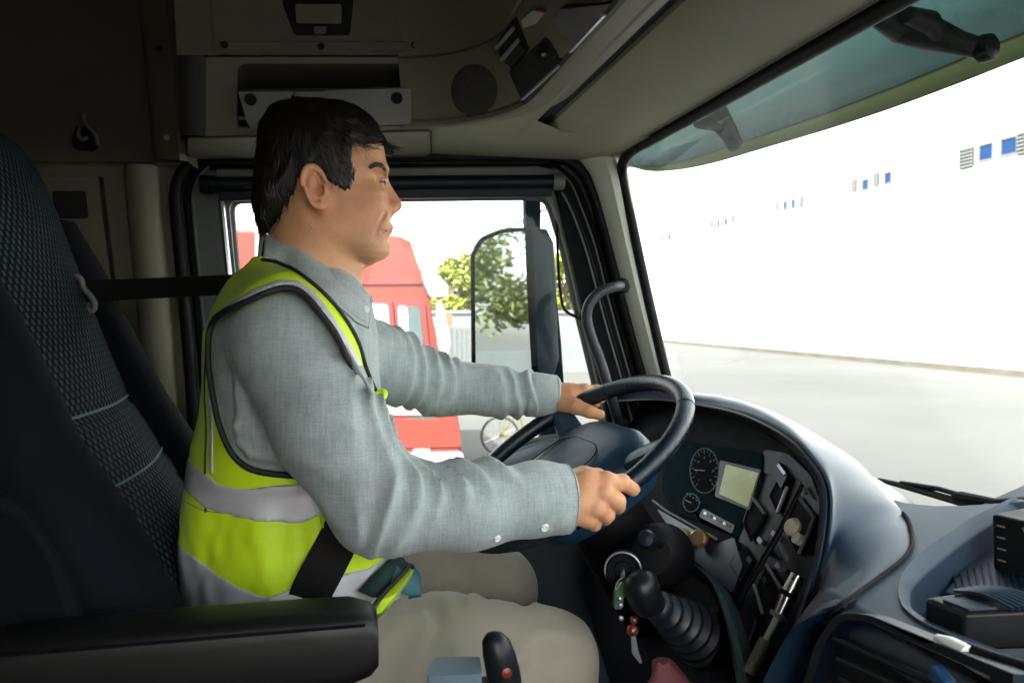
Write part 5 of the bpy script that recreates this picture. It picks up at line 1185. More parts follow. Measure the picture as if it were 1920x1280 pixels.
NAILS = [nail(0, M(1124, 777, 1.366), M(1104, 771, 1.368), (0, -.7, .7)), nail(0, M(1186, 917, .985), M(1166, 904, .972), (.3, -.8, .5))]
# hidden trunk and arms join head and hands
SHN, SHF = M(540, 640, 1.05), M(650, 655, 1.395)
ELN, ELF = M(712, 945, .965), M(815, 722, 1.46)
WRN, WRF = M(1050, 934, .985), M(1045, 743, 1.44)
def trunk_f(X, Y, Z):
    d = chain(X, Y, Z, [(M(572, 540), .06), (M(560, 760), .11), (M(560, 1100), .12)], .03)
    for a, b, c in ((SHN, ELN, WRN), (SHF, ELF, WRF)): d = smin(d, chain(X, Y, Z, [(a, .05), (b, .04), (c, .022)], .02), .03)
    return d
T_P, T_F = surfnet(trunk_f, (-.35, .85, 1.85), (.45, 1.55, 2.62), .012)
allP = np.concatenate([HP, R_P, L_P, T_P]); allF = np.concatenate([HF, R_F+len(HP), L_F+len(HP)+len(R_P), T_F+len(HP)+len(R_P)+len(L_P)])
body = npmesh('body', allP, allF, M_skin, person)
for r_ in NAILS: o = loft('fingernail', r_, MAT('nail', (.58, .36, .27), .3), body, closed=False); solidify(o, .0008, 0)
# eyes
M_eye = MAT('eye_white', (.24, .20, .18), .15, var=.05); M_iris = MAT('iris', (.008, .005, .004), .15)
for s in (-1, 1):
    c = Vector(M(708, 344.5, YM+s*.030)); e = lathe('eye', c, (1, 0, 0), [(.0118*sin(pi*i/14), -.0118*cos(pi*i/14)) for i in range(15)], M_eye, person, n=24)
    lathe('iris', c+Vector((.0106, 0, 0)), (1, -.05, 0), [(.0064, -.0012), (.0060, .0004), (.003, .0013), (0, .0015)], M_iris, e, n=20)
    tube('lash_line', cat([c+Vector((cos(a)*.0131, s*sin(a)*.0131, .0018-.0010*sin(a))) for a in np.linspace(-.35, 1.25, 8)], 2), .00055, M_iris, e, n=5)
# ---------------- hair
hairpoly = [(470, 262), (474, 320), (480, 392), (486, 424), (492, 436), (506, 432), (522, 424), (536, 406), (548, 385), (560, 362), (566, 340), (575, 330), (590, 326), (606, 336), (614, 350), (628, 360), (646, 371), (655, 366), (661, 345), (657, 315), (658, 292), (664, 284), (682, 286), (700, 281), (716, 276), (738, 278), (745, 240), (700, 180), (560, 170), (480, 200)]
hp2 = [(MX(x, y), MZ(x, y)) for x, y in hairpoly]
def hair_f(X, Y, Z):
    up = np.clip((Z-MZ(600, 330))/.10, 0, 1)
    d = skull(X, Y, Z, .0050-.002*up)
    back = np.clip((MX(530, 400)-X)/.03, 0, 1)*np.clip((MZ(600, 330)-Z)/.05, 0, 1); d = d-.010*back
    d = smin(d, ell(X, Y, Z, M(517, 370, YM), (.030, .062, .060), -.25), .02)
    d = d+.0012*nz(X, Y, Z*.5, 190, 3, 2)
    m = poly_sdf(X, Z, hp2)+.0025*np.sin(X*900+Y*300)+.001*np.sin(X*2100); d = np.maximum(d, m*.8)
    return d
h_P, h_F = surfnet(hair_f, (MX(462, 400), YM-.11, MZ(600, 448)), (MX(760, 300), YM+.11, MZ(600, 165)), .0028)
M_hair = MAT('black_hair', (.010, .008, .008), .42, bump=.5, bscale=700, spec=.35, stretch=(1, 1, .25))
hair = npmesh('hair', h_P, h_F, M_hair, person)
hb_ = BVHTree.FromPolygons([Vector(v) for v in h_P], [tuple(f) for f in h_F.tolist()])
rs = random.Random(11); crown = Vector(M(548, 205)); V = []; F = []
hv = h_P[(np.abs(h_P[:, 1]-YM) < .2)]
xf_ = MX(690, 300); nl = 0
for k in range(7500):
    p = Vector(hv[rs.randrange(len(hv))]); loc, nrm, _, _ = hb_.find_nearest(p)
    if nrm is None: continue
    if nrm.dot(p-Vector(M(600, 300))) < 0: nrm = -nrm
    if nrm.z < -.5: continue
    pp_ = proj(p)
    if 545 < pp_[0] < 640 and pp_[1] > 318 and rs.random() < .8: continue
    out = (p-crown); out.z *= .35; flow = out.normalized()*.9+Vector((.25 if p.x > MX(600, 300) else -.05, 0, -.9 if p.z < MZ(0, 260) else -.25)); 
    if p.z < MZ(0, 330): flow = Vector((.10 if p.x > MX(600, 0, YM) else -.02, 0, -1))
    flow += Vector((rs.gauss(0, .16), rs.gauss(0, .16), rs.gauss(0, .08)))
    L = rs.uniform(.014, .036)*(.35 if p.x > MX(640, 300) and p.z < MZ(0, 262) else 1); n_s = 5; w0 = rs.uniform(.00035, .0009); pts = []
    lift = rs.uniform(.0002, .0018)
    q = p.copy()
    for i in range(n_s+1):
        l2, n2, _, dd_ = hb_.find_nearest(q)
        if n2.dot(nrm) < 0: n2 = -n2
        t = i/n_s
        if i > 0:
            dist = (q-l2).dot(n2)
            if dist < .004 and (l2-q).length < .004: q = l2+n2*(lift*(1-.2*t)+.0004)
        pts.append((q.copy(), n2.copy())); d_ = (flow-n2*flow.dot(n2)*.8).normalized(); q = q+d_*L/n_s
    b0 = len(V)
    for i, (q, n2) in enumerate(pts):
        t = i/n_s; ww = w0*(1-t**1.6)+.00008; tt = (pts[min(i+1, n_s)][0]-pts[max(i-1, 0)][0]).normalized(); sd = tt.cross(n2).normalized()
        V += [q-sd*ww, q+n2*ww*.8, q+sd*ww]
    for i in range(n_s):
        a = b0+i*3; F += [(a, a+1, a+4, a+3), (a+1, a+2, a+5, a+4)]
M_lock = MAT('hair_locks', (.014, .011, .010), .38, spec=.5, var=.4, vscale=60)
me = bpy.data.meshes.new('hair_locks'); me.from_pydata([tuple(v) for v in V], [], F); o = link('hair_locks', me, M_lock, hair); o['kind'] = 'stuff'
# eyebrows
bb = BVHTree.FromPolygons([Vector(v) for v in HP], [tuple(f) for f in HF.tolist()])
V = []; F = []
for s in (-1, 1):
    for k in range(230):
        t = rs.random(); x = 695+t*33; y = 324-12.5*sin(pi*min(1, t*.85+.12))**.8+ (t > .8)*4*(t-.8)/.2+rs.uniform(-3.8, 3.8)*(1 if t < .8 else .7)*(.45+.8*min(1, t*1.3))
        q = M(x, y, YM-.05); loc, n2, _, _ = bb.ray_cast(Vector((q[0], YM+s*.2, q[2])), Vector((0, -s, 0)))
        if loc is None or abs(loc.y-YM) < .008: continue
        if (n2.dot(loc-Vector(M(620, 330)))) < 0: n2 = -n2
        dr_ = Vector((-.9+.5*t, s*.6, .35+.2*t)).normalized(); dr_ = (dr_-n2*dr_.dot(n2)).normalized(); sd = dr_.cross(n2); L = rs.uniform(.004, .0075); w0 = .00035
        b0 = len(V); l0 = loc+n2*.0003; l1 = loc+dr_*L*.5+n2*.0013; l2 = loc+dr_*L+n2*.0008
        V += [l0-sd*w0, l0+sd*w0, l1-sd*w0, l1+sd*w0, l2]; F += [(b0, b0+1, b0+3, b0+2), (b0+2, b0+3, b0+4)]
me = bpy.data.meshes.new('eyebrows'); me.from_pydata([tuple(v) for v in V], [], F); o = link('eyebrows', me, M_lock, person); o['kind'] = 'stuff'
# ---------------- shirt
def SHIRT():
    m = MAT('chambray_shirt', (.27, .315, .32), .8, var=.1, vscale=30, sheen=.15, col2=(.36, .405, .41))
    t = m.node_tree; L = t.links; b = t.nodes['Principled BSDF']; co = t.nodes.new('ShaderNodeTexCoord')
    hs_ = []
    for sc in ((700, 700, 60), (60, 60, 800), (300, 25, 25)):
        mp = t.nodes.new('ShaderNodeMapping'); mp.inputs['Scale'].default_value = sc; L.new(co.outputs['Object'], mp.inputs[0]); n = t.nodes.new('ShaderNodeTexNoise'); n.inputs['Scale'].default_value = 1; n.inputs['Detail'].default_value = 2; L.new(mp.outputs[0], n.inputs['Vector']); hs_.append(n.outputs['Fac'])
    ad = t.nodes.new('ShaderNodeMath'); ad.operation = 'ADD'; L.new(hs_[0], ad.inputs[0]); L.new(hs_[1], ad.inputs[1]); ad2 = t.nodes.new('ShaderNodeMath'); ad2.operation = 'ADD'; L.new(ad.outputs[0], ad2.inputs[0]); L.new(hs_[2], ad2.inputs[1])
    mr = t.nodes.new('ShaderNodeMapRange'); mr.inputs['From Min'].default_value = 1.1; mr.inputs['From Max'].default_value = 1.9; mr.inputs['To Min'].default_value = .82; mr.inputs['To Max'].default_value = 1.18; L.new(ad2.outputs[0], mr.inputs[0])
    vm = t.nodes.new('ShaderNodeVectorMath'); vm.operation = 'SCALE'; src = b.inputs['Base Color'].links[0].from_socket; L.new(src, vm.inputs[0]); L.new(mr.outputs[0], vm.inputs['Scale']); L.new(vm.outputs[0], b.inputs['Base Color'])
    bu = t.nodes.new('ShaderNodeBump'); bu.inputs['Strength'].default_value = .3; bu.inputs['Distance'].default_value = .0008; L.new(ad2.outputs[0], bu.inputs['Height']); L.new(bu.outputs[0], b.inputs['Normal']); return m
M_shirt = SHIRT()
ts = [(505, 490, 650, .075), (525, 462, 672, .125), (550, 435, 690, .165), (580, 412, 698, .185), (620, 392, 704, .195), (700, 378, 712, .190), (800, 366, 720, .180), (900, 358, 728, .180), (1000, 354, 742, .185), (1060, 360, 755, .190), (1130, 372, 768, .195), (1250, 380, 790, .200), (1400, 390, 800, .2)]
tz = np.array([MZ(560, a) for a, *_ in ts])[::-1]; txb = np.array([MX(b+min(24, max(0, (a-520)*.12)), a) for a, b, c, d in ts])[::-1]; txf = np.array([MX(c, a) for a, b, c, d in ts])[::-1]; tw = np.array([d for *_, d in ts])[::-1]
def torso(X, Y, Z, grow=0):
    sl_ = np.abs(Y-YM); Zs = Z+.35*np.maximum(0, sl_-.05)*np.clip((Z-2.38)/.1, 0, 1)*.4
    xb = np.interp(Zs, tz, txb)+.0; xf = np.interp(Zs, tz, txf); w_ = np.interp(Zs, tz, tw)
    a = (xf-xb)/2; e = 2.5; s = (X-(xb+xf)/2)/a; q = (np.abs(s)**e+np.abs((Y-YM)/w_)**e)**(1/e)
    return np.maximum((q-1)*np.minimum(a, w_), Zs-tz[-1])-grow
def limb(X, Y, Z, pts, k=.03): return chain(X, Y, Z, pts, k)
def lcoord(X, Y, Z, a, b):
    a = np.array(a); b = np.array(b); d = b-a; L = np.linalg.norm(d); d = d/L
    t = ((X-a[0])*d[0]+(Y-a[1])*d[1]+(Z-a[2])*d[2]); return t, L
def ridge(p): return 1-np.sqrt(np.sin(p)**2+.02)
def folds(X, Y, Z, a, b, fr, amp, seed, lo=0, hi=1, skew=0):
    t, L = lcoord(X, Y, Z, a, b); n1 = nz(X, Y, Z, 22, seed, 2)
    m = np.exp(-(np.maximum(0, lo*L-t)/.03)**2)*np.exp(-(np.maximum(0, t-hi*L)/.03)**2)
    amp2 = np.clip(.50+.75*nz(X, Y, Z, 26, seed+7, 1), .05, 1.2)
    return amp*m*amp2*(ridge(t*fr+3.0*n1+skew*(Z-a[2])*14+skew*(Y-a[1])*8)-.35)
ARN = [(SHN, .076), (M(620, 800, 1.0), .066), (ELN, .060), (M(880, 948, .972), .052), (M(1000, 936, .983), .0445), (M(1066, 934, .986), .0430)]
ARF = [(SHF, .072), (M(735, 688, 1.43), .064), (ELF, .055), (M(930, 733, 1.45), .046), (M(1046, 743, 1.44), .038)]
def sleeveN(X, Y, Z, g=0):
    d = limb(X, Y, Z, ARN, .025)-g
    d = d-folds(X, Y, Z, ELN, WRN, 92, .0125, 1, .0, .66, .8)
    d = d-folds(X, Y, Z, SHN, ELN, 34, .0050, 2, .1, .95, -1.1)
    d = d-.0022*nz(X, Y, Z, 30, 9, 2)
    # long draping folds on the upper arm
    for p, q, r in (((545, 640), (590, 745), .006), ((600, 690), (700, 830), .006), ((560, 780), (690, 870), .005), ((640, 640), (700, 740), .005)):
        d = smin(d, cone(X, Y, Z, M(*p, .985), M(*q, .955), r, r*.5), .012)
    return d
def sleeveF(X, Y, Z, g=0):
    d = limb(X, Y, Z, ARF, .02)-g
    d = d-folds(X, Y, Z, SHF, WRF, 92, .0130, 4, .12, .86, .9)
    return d-.0018*nz(X, Y, Z, 36, 13, 3)
def shirt_f(X, Y, Z):
    d = torso(X, Y, Z)-.003*nz(X, Y, Z, 24, 21, 3)
    # big folds from armpit down the side
    for k, (p, q, r) in enumerate((((480, 745), (575, 915), .006), ((446, 660), (452, 800), .004), ((466, 620), (452, 740), .004), ((446, 800), (520, 850), .005), ((470, 850), (560, 865), .005), ((450, 830), (510, 800), .004))):
        yy = YM-.183; d = smin(d, cone(X, Y, Z, M(*p, yy), M(*q, yy), r, r*.5), .015)
    aN = sleeveN(X, Y, Z); aF = sleeveF(X, Y, Z); 
    d = smin(d, aN, .009+.02*np.clip((Z-MZ(500, 680))/.06, 0, 1)); d = smin(d, aF, .03)
    # groove between upper arm and trunk
    d = smax(d, -chain(X, Y, Z, [(M(446, 712, 1.008), .003), (M(480, 785, 1.004), .007), (M(522, 850, 1.004), .009), (M(590, 935, 1.004), .009)], .003), .007)
    nk = chain(X, Y, Z, [(M(575, 420), .058), (M(572, 530), .062)], .01); d = smax(d, -(nk-.002), .004)
    # cuffs end
    t, L = lcoord(X, Y, Z, M(1000, 936, .983), M(1066, 934, .986)); d = np.where(np.abs(Y-1.0) < .12, np.maximum(d, t-L-.001), d)
    t, L = lcoord(X, Y, Z, M(930, 733, 1.45), M(1046, 743, 1.44)); d = np.where(Y > 1.3, np.maximum(d, t-L-.001), d)
    return d
def shirt_hollow(X, Y, Z):
    d = shirt_f(X, Y, Z)
    cN = cone(X, Y, Z, M(1020, 936, .984), M(1120, 934, .986), .0385, .0385); cF = cone(X, Y, Z, M(1000, 741, 1.44), M(1100, 743, 1.44), .033, .033)
    return np.maximum(d, -np.minimum(cN, cF))
S_P, S_F = surfnet(shirt_hollow, (-.36, .86, 1.93), (.40, 1.56, 2.56), .0038)
S_P = relax(S_P, S_F, 2, .5)
shirt = npmesh('shirt', S_P, S_F, M_shirt, person)
sbv = BVHTree.FromPolygons([Vector(v) for v in S_P], [tuple(f) for f in S_F.tolist()])
# cuffs
def cuff(a, b, r0, r1, par):
    a, b = Vector(a), Vector(b); ax = (b-a).normalized(); L = (b-a).length
    pr = [(r0-.002, .0), (r0+.002, -.0005), (r0+.0034, .003), (r0*.55+r1*.45+.0034, L*.5), (r1+.0026, L-.003), (r1, L), (r1-.004, L-.0005), (r1-.005, L-.02)]
    o = lathe('cuff', a, ax, pr, M_shirt, par, n=48)
    rr_ = random.Random(2)
    for v in o.data.vertices:
        v.co += Vector((0, 1, .3))*.0012*sin(v.co.z*90+v.co.x*60)
    for t_ in (.07, .93):
        u = ax.orthogonal().normalized(); w_ = ax.cross(u); c = a+ax*L*t_; r_ = r0+(r1-r0)*t_+.0036
        tube('stitching', [c+(u*cos(k)+w_*sin(k))*r_ for k in np.linspace(0, 2*pi, 33)[:-1]], .0005, MAT('shirt_thread', (.16, .20, .23), .8), o, n=4, closed=True)
    return o
cuff(M(1001, 936, .983), M(1066, 934, .986), .0455, .0435, shirt); cuff(M(988, 738, 1.445), M(1044, 743, 1.44), .0405, .0375, shirt)
M_btn = MAT('shirt_button', (.75, .76, .74), .3)
def button(px, py, par, r=.0055, b=None):
    h = (b or sbv).ray_cast(CAM, ray(px, py).normalized()); p, n = h[0], h[1]
    if p is None: return
    if n.dot(ray(px, py)) > 0: n = -n
    lathe('button', p+n*.0015, n, [(r, -.002), (r, .001), (r*.8, .0016), (r*.7, .0010), (0, .0010)], M_btn, par, n=18)
button(1021, 988, shirt); button(932, 1008, shirt, .0045)
# collar: band around the neck leaning with it
def collar():
    top = [(497, 440), (530, 450), (570, 474), (610, 500), (650, 528), (676, 544), (697, 556)]; bot = [(494, 482), (520, 494), (562, 520), (600, 548), (640, 578), (668, 602), (690, 614)]
    n = len(top); rings = []
    ys = [YM-.012, YM-.040, YM-.060, YM-.064, YM-.056, YM-.044, YM-.030]; yb = [YM-.02, YM-.062, YM-.082, YM-.088, YM-.080, YM-.066, YM-.048]
    T_ = cat([Vector(M(*p, y)) for p, y in zip(top, ys)], 4); B_ = []
    for q in cat2(bot, 4):
        h = sbv.ray_cast(CAM, ray(*q).normalized())[0]; B_.append(h if h else Vector(M(*q, YM-.07)))
    def onb(p):
        dr = (p-CAM).normalized(); h1 = sbv.ray_cast(CAM, dr)[0]; h2 = bb.ray_cast(CAM, dr)[0]; ds = [(h-CAM).length for h in (h1, h2) if h]
        return CAM+dr*(min(ds+[(p-CAM).length])-.0035)
    rows = []
    for a, b in zip(T_, B_):
        dr = (b-CAM).normalized(); rows.append([a+Vector((.002, .008, -.008)), a+Vector((0, .002, .001)), a-dr*.003, onb(a.lerp(b, .3)), onb(a.lerp(b, .6)), onb(a.lerp(b, .88))-dr*.002, b-dr*.006, b-dr*.0005])
    o = loft('collar', rows, M_shirt, shirt, closed=False); solidify(o, .0015, 0)
    tube('collar_stitch', [r[5]-(r[5]-CAM).normalized()*.0012 for r in rows], .0006, MAT('collar_thread', (.17, .21, .23), .8), o, n=4)
    fr_ = [rows[-1][k] for k in (1, 3, 5, 6)]; tube('collar_edge', cat(fr_, 3), .0018, M_shirt, o, n=6)
    # far side
    rows = []
    for a, b in zip(T_, B_):
        m = lambda v: Vector((v.x, 2*YM-v.y, v.z)); a, b = m(a), m(b); rows.append([a, a.lerp(b, .5)+Vector((0, .005, 0)), b])
    o2 = loft('collar', rows, M_shirt, shirt, closed=False); solidify(o2, .0012, 0)
    rows = [[Vector((p.x-.010*cos(k), YM+(p.y-YM)*sin(k), p.z)) for p in (T_[0], T_[0].lerp(B_[0], .5)+Vector((-.003, 0, 0)), B_[0]+Vector((-.004, 0, 0)))] for k in np.linspace(-pi/2, pi/2, 9)]
    rows = [[Vector((p.x-.008*cos(k), YM+sin(k)*(YM-p.y), p.z)) for p in (T_[0], T_[0].lerp(B_[0], .5)+Vector((-.003, 0, 0)), B_[0]+Vector((-.004, 0, 0)))] for k in np.linspace(-pi/2, pi/2, 9)]
    o3 = loft('collar_back', rows, M_shirt, shirt, closed=False); solidify(o3, .0015, 0)
    # front tips
    p1 = onb(Vector(M(686, 580, YM-.05))); lathe('button', p1+Vector((0, -.004, 0)), (.1, -1, .1), [(.0055, -.002), (.0055, .001), (.004, .0016), (0, .001)], M_btn, o, n=16)
    return o
collar()
# ---------------- vest
def VEST(nm, c1, c2):
    m = MAT(nm, c1, .65, col2=c2, vscale=6, bump=.3, bscale=700); return m
M_vest = MAT('vest_lime', (.55, .80, .004), .6, col2=(.64, .86, .008), vscale=7, bump=.3, bscale=700, sheen=.1)
M_refl = MAT('reflective_tape', (.50, .49, .52), .45, var=.06, vscale=9, bump=.25, bscale=900, metal=.15)
M_pipe = MAT('black_piping', (.012, .013, .014), .7)
armh = [(384, 640), (392, 606), (420, 588), (470, 568), (505, 553), (536, 543), (563, 546), (584, 563), (604, 587), (629, 620), (651, 664), (668, 695), (682, 735), (760, 800), (800, 900), (720, 900), (640, 892), (545, 885), (500, 881), (466, 872), (440, 852), (420, 820), (404, 780), (392, 730), (384, 690)]
# vest is worn over the trunk at the driver's near side: hole outline on the near half, mirrored on the far half
YN = YM-.17
ahp = [(MX(x, y, YN+.0), MZ(x, y, YN)) for x, y in cat2(armh, 3, True)]
edge_front = [(490, 486), (520, 492), (560, 512), (600, 542), (630, 572), (655, 606), (672, 640), (684, 680), (700, 720), (716, 750), (722, 790), (730, 850), (738, 950), (748, 1040), (752, 1070), (735, 1180), (300, 1180), (300, 460), (490, 460)]
efp = [(MX(x, y, YM-.10), MZ(x, y, YM-.10)) for x, y in edge_front]
def vest_surface(X, Y, Z): 
    d = torso(X, Y, Z)-.003*nz(X, Y, Z, 24, 21, 3)
    sh = chain(X, Y, Z, [(M(500, 560, YM-.07), .045), (M(545, 615, 1.045), .070)], .02)
    sh2 = chain(X, Y, Z, [(M(500, 560, YM+.07), .045), (M(560, 615, 1.39), .066)], .02)
    d = smin(d, np.minimum(sh, sh2), .04)
    aN = chain(X, Y, Z, [(SHN, .076), (M(560, 700, 1.02), .072)], .02); d = smin(d, aN, .022)
    low = np.clip((MZ(500, 880)-Z)/.05, 0, 1); d = d-.006*low-.0055*low*nz(X, Y*.6, Z*.30, 50, 31, 3)-.004*low*(ridge((X+.35*Z)*40+1.5*nz(X, Y, Z, 14, 77, 1))-.4)
    d = d-.012*np.clip((MZ(500, 700)-Z)/.1, 0, 1)*np.exp(-((X-MX(362, 800))/.03)**2)
    return d
def vest_f(off=.0066, th=.016, mask=None):
    def f(X, Y, Z):
        s = vest_surface(X, Y, Z); d = np.maximum(s-off, -(s-off+th))
        ah = poly_sdf(X, Z, ahp); 
        d = np.maximum(d, np.where(np.abs(Y-YM) > .055, -ah, -.02*np.ones_like(ah)))
        ef = poly_sdf(X, Z, efp); d = np.maximum(d, ef)
        d = np.maximum(d, np.where(Y > YM+.02, (X-MX(700, 700)), -1))
        if mask is not None: d = np.maximum(d, mask(X, Y, Z))
        return d
    return f
zb_ = lambda pts: ([MX(x, y, YM-.17) for x, y in pts], [MZ(x, y, YM-.17) for x, y in pts])
def band(top, bot):
    tx, tz_ = zb_(top); bx_, bz = zb_(bot)
    def f(X, Y, Z):
        t = np.interp(X, tx, tz_)+.0012*nz(X, Y, Z, 60, 3, 1); b = np.interp(X, bx_, bz); return np.maximum(Z-t, b-Z)
    return f
B1 = band([(300, 886), (345, 888), (380, 896), (410, 912), (450, 914), (500, 908), (560, 902), (620, 896), (760, 885)], [(300, 944), (342, 946), (385, 962), (450, 968), (520, 972), (570, 972), (600, 958), (640, 950), (760, 940)])
B2 = band([(300, 1045), (352, 1052), (400, 1072), (450, 1088), (500, 1100), (530, 1094), (560, 1078), (620, 1068), (690, 1060), (740, 1040), (780, 1030)], [(300, 1180), (350, 1180), (780, 1180)])
V_P, V_F = surfnet(vest_f(), (-.36, .88, 1.93), (.22, 1.56, 2.58), .0036)
V_P = relax(V_P, V_F, 1, .4)
vest = npmesh('vest', V_P, V_F, M_vest, person)
for i, B_ in enumerate((B1, B2)):
    P_, F_ = surfnet(vest_f(.0082, .014, B_), (-.36, .90, 1.93), (.22, 1.53, 2.30), .0036); npmesh('reflective_stripe', relax(P_, F_, 1, .4), F_, M_refl, vest)
def bmask(pts, w_):
    P_ = [(MX(x, y, YN), MZ(x, y, YN)) for x, y in pts]
    def f(X, Y, Z):
        d = np.full(X.shape, 1e9)
        for (ax, az), (bx_, bz) in zip(P_, P_[1:]):
            ex, ez = bx_-ax, bz-az; t = np.clip(((X-ax)*ex+(Z-az)*ez)/(ex*ex+ez*ez), 0, 1); d = np.minimum(d, np.sqrt((X-ax-t*ex)**2+(Z-az-t*ez)**2))
        return np.where(Y < YM-.03, d-w_, .05)
    return f
# shoulder stripe running down to the front edge and up the back strap
P_, F_ = surfnet(vest_f(.0080, .014, bmask([(398, 598), (440, 574), (490, 548), (530, 533), (562, 534), (590, 552), (620, 592), (648, 638), (670, 678), (688, 718), (702, 765)], .0042)), (-.36, .90, 2.25), (.22, 1.20, 2.58), .003); npmesh('reflective_stripe', relax(P_, F_, 1, .4), F_, M_refl, vest)
P_, F_ = surfnet(vest_f(.0080, .014, bmask([(382, 690), (386, 760), (390, 820), (392, 890)], .0035)), (-.36, .90, 2.10), (.22, 1.20, 2.45), .003); npmesh('reflective_stripe', relax(P_, F_, 1, .4), F_, M_refl, vest)
vb = BVHTree.FromPolygons([Vector(v) for v in V_P], [tuple(f) for f in V_F.tolist()])
def on_vest(px, py, ty=YN, out=.001):
    h = vb.ray_cast(CAM, ray(px, py).normalized()); 
    if h[0] is None or h[0].y > YM+.02: return None
    return h[0]-ray(px, py).normalized()*out
def edge_tube(name, pts2, r, mat, par, both=False):
    out = []
    for x, z in pts2:                          # march along y from the near side to the garment surface
        ys = np.linspace(.85, YM, 400); s = vest_surface(np.full(400, x), ys, np.full(400, z))-.0085; i = np.argmax(s < 0)
        if s[i] < 0: out.append(Vector((x, ys[i], z)))
    return tube(name, out, r, mat, par, n=8) if len(out) > 3 else None
n_ = len(ahp); i0 = 12*3
loopp = ahp[16*3:]+ahp[:12*3]
edge_tube('piping', [p for p in loopp], .0042, M_pipe, vest)
ne = [(MX(x, y, YM-.10), MZ(x, y, YM-.10)) for x, y in cat2(edge_front[:11], 4)]
edge_tube('piping', ne, .0026, M_pipe, vest)
def vest_line(pts, r, mat, nm, out=.0005, n=4):
    P = [on_vest(*q, out=out) for q in cat2(pts, n)]; P = [p for p in P if p]
    return tube(nm, P, r, mat, vest, n=6) if len(P) > 3 else None
M_vs = MAT('vest_seam', (.40, .60, .01), .6)
vest_line([(603, 905), (601, 950), (606, 1000), (604, 1060), (590, 1096)], .0022, M_vs, 'side_seam')
vest_line([(388, 650), (384, 720), (387, 800), (385, 880), (386, 960)], .0018, M_pipe, 'piping')
M_st = MAT('tape_stitch', (.22, .21, .22), .7)
vest_line([(352, 893), (380, 901), (410, 917), (450, 919), (500, 913), (560, 907), (610, 902)], .0007, M_st, 'tape_stitching')
vest_line([(350, 941), (385, 957), (450, 963), (520, 967), (570, 967), (600, 954)], .0007, M_st, 'tape_stitching')
# bunched tie at the vest front
tube('vest_tie', cat([PY(x, y, yy) for x, y, yy in ((704, 738, 1.07), (712, 748, 1.06), (721, 742, 1.065), (720, 734, 1.07), (711, 735, 1.075), (706, 752, 1.06), (716, 764, 1.06), (714, 770, 1.07))], 4), .004, M_vest, vest, n=8)
# loose front corner of the vest by the hip
flap = [[PY(x, y, yy) for x, y in r] for r, yy in (([(742, 1086), (770, 1063), (776, 1067), (771, 1083)], 1.04), ([(716, 1122), (742, 1092), (766, 1080), (756, 1104)], 1.02), ([(696, 1150), (716, 1124), (744, 1112), (728, 1140)], 1.0), ([(690, 1170), (700, 1152), (716, 1146), (704, 1164)], .995))]
o = loft('front_corner', flap, M_vest, vest, closed=False); solidify(o, .0025)
tube('piping', cat([PY(x, y, yy) for x, y, yy in ((690, 1150, .99), (714, 1118, 1.0), (742, 1088, 1.02), (768, 1060, 1.03), (774, 1064, 1.035))], 4), .0028, M_pipe, vest, n=8)
o = loft('lining', [[PY(x, y, yy) for x, y in r] for r, yy in (([(738, 1040), (756, 1046), (768, 1062)], 1.05), ([(700, 1076), (730, 1070), (742, 1090)], 1.04), ([(672, 1108), (700, 1120), (716, 1120)], 1.02))], MAT('dark_lining', (.01, .035, .035), .8), vest, closed=False); solidify(o, .003)
# shirt tail
rows = [[PY(x, y, 1.06) for x, y in ((740, 1044), (764, 1052), (788, 1072), (790, 1086), (772, 1096))], [PY(x, y, 1.04) for x, y in ((744, 1062), (760, 1074), (774, 1094), (786, 1102), (768, 1112))], [PY(x, y, 1.03) for x, y in ((730, 1100), (744, 1106), (762, 1114), (790, 1118), (766, 1122))]]
o = loft('shirt_tail', rows, MAT('teal_shirt_inside', (.05, .15, .17), .8, bump=.4, bscale=300), shirt, closed=False); solidify(o, .003)
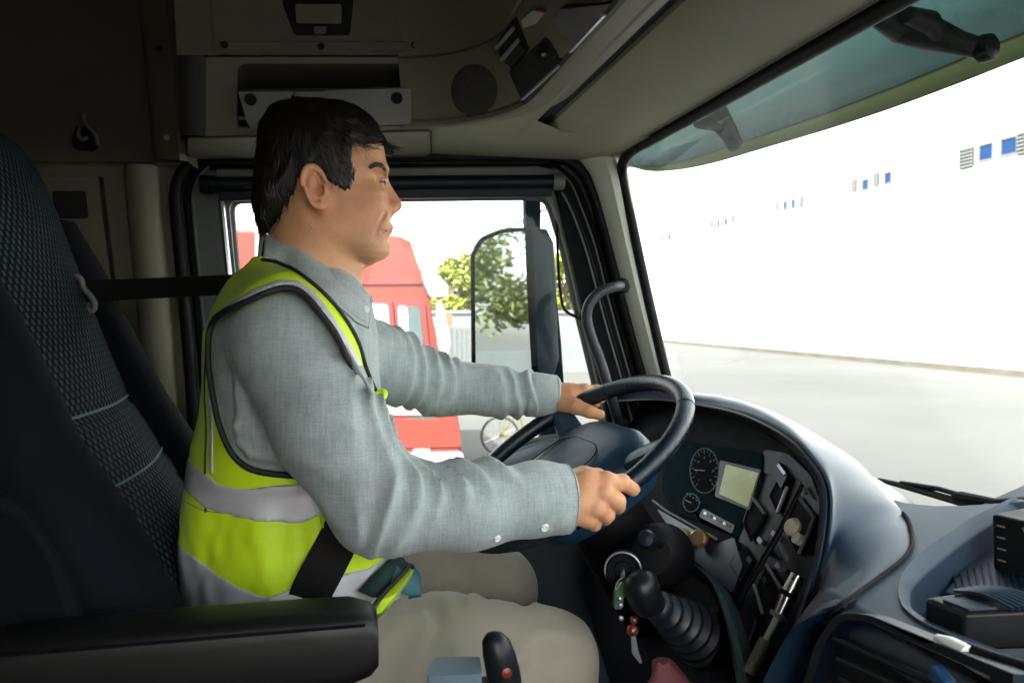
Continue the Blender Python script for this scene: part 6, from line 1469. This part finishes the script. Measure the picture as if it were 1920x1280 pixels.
# diagonal belt over the vest
pts = []
for px, py in ((655, 965), (640, 1000), (622, 1035), (604, 1070), (586, 1105), (575, 1130), (568, 1150)):
    p = on_vest(px, py, out=.005); pts.append(p if p else PY(px, py, 1.03))
pts[-2:] = [PY(575, 1135, 1.02), PY(566, 1160, 1.03)]
def bel(pts, mat):
    P = cat(pts, 4); rows = []
    for i, p in enumerate(P):
        t = (P[min(i+1, len(P)-1)]-P[max(i-1, 0)]).normalized(); n = (p-Vector((-.0, YM, p.z))).normalized()*-1; n = Vector((.1, -1, .1)).normalized(); w_ = t.cross(n).normalized()
        rows.append([p+w_*.0265*s-Vector((0, 1, 0))*.001*abs(s)*0 for s in (-1, -.9, 0, .9, 1)])
    o = loft('lap_strap', rows, mat, sb, closed=False); solidify(o, .003); return o
bel(pts, MAT('belt_brown_black', (.009, .0075, .0075), .7, spec=.15, bump=.5, bscale=1500))
# ---------------- trousers
def KH():
    return MAT('khaki_trousers', (.27, .24, .19), .8, var=.06, vscale=5, bump=.35, bscale=900, sheen=.1, col2=(.31, .28, .22))
HPN, KNN, FTN = M(570, 1270, 1.07), M(1022, 1240, 1.05), M(1080, 1640, 1.05)
HPF, KNF, FTF = M(640, 1120, 1.36), M(925, 1106, 1.37), M(960, 1400, 1.40)
def tr_f(X, Y, Z):
    n = chain(X, Y, Z, [(HPN, .110), (M(850, 1256, 1.055), .096), (KNN, .074), (FTN, .060)], .02)
    f = chain(X, Y, Z, [(HPF, .110), (M(820, 1112, 1.365), .092), (KNF, .077), (FTF, .06)], .02)
    pel = ell(X, Y, Z, M(520, 1230, YM), (.17, .19, .13))
    d = smin(smin(n, pel, .05), smin(f, pel, .05), .03)
    d = d-.0030*nz(X, Y, Z, 20, 41, 3)
    d = d-folds(X, Y, Z, HPF, KNF, 55, .0105, 8, .35, 1.1, .9)-folds(X, Y, Z, HPN, KNN, 40, .0085, 18, .05, .45, -1.2)-folds(X, Y, Z, KNN, FTN, 60, .007, 28, -.15, .25, .4)
    return d
P_, F_ = surfnet(tr_f, (-.34, .92, 1.62), (.36, 1.56, 2.22), .0058); npmesh('trousers', P_, F_, KH(), person)
for c, y in ((FTN, 1.05), (FTF, 1.40)):
    c = Vector(c); rings = []
    for k, (dx, w_, h_, zc) in enumerate(((-.06, .03, .03, 0), (-.04, .04, .045, .01), (.02, .043, .045, .01), (.10, .045, .035, 0), (.17, .04, .025, -.008), (.20, .015, .012, -.012))):
        rings.append([Vector((c.x+dx, y+cos(a)*w_, 1.27+zc+sin(a)*h_)) for a in np.linspace(0, 2*pi, 17)[:-1]])
    loft('shoe', rings, M_rubber, person)
    mesh('sock', *tube_g([c, (c.x, y, 1.30)], [.055, .04], 14), KH() if False else M_rubber, person)
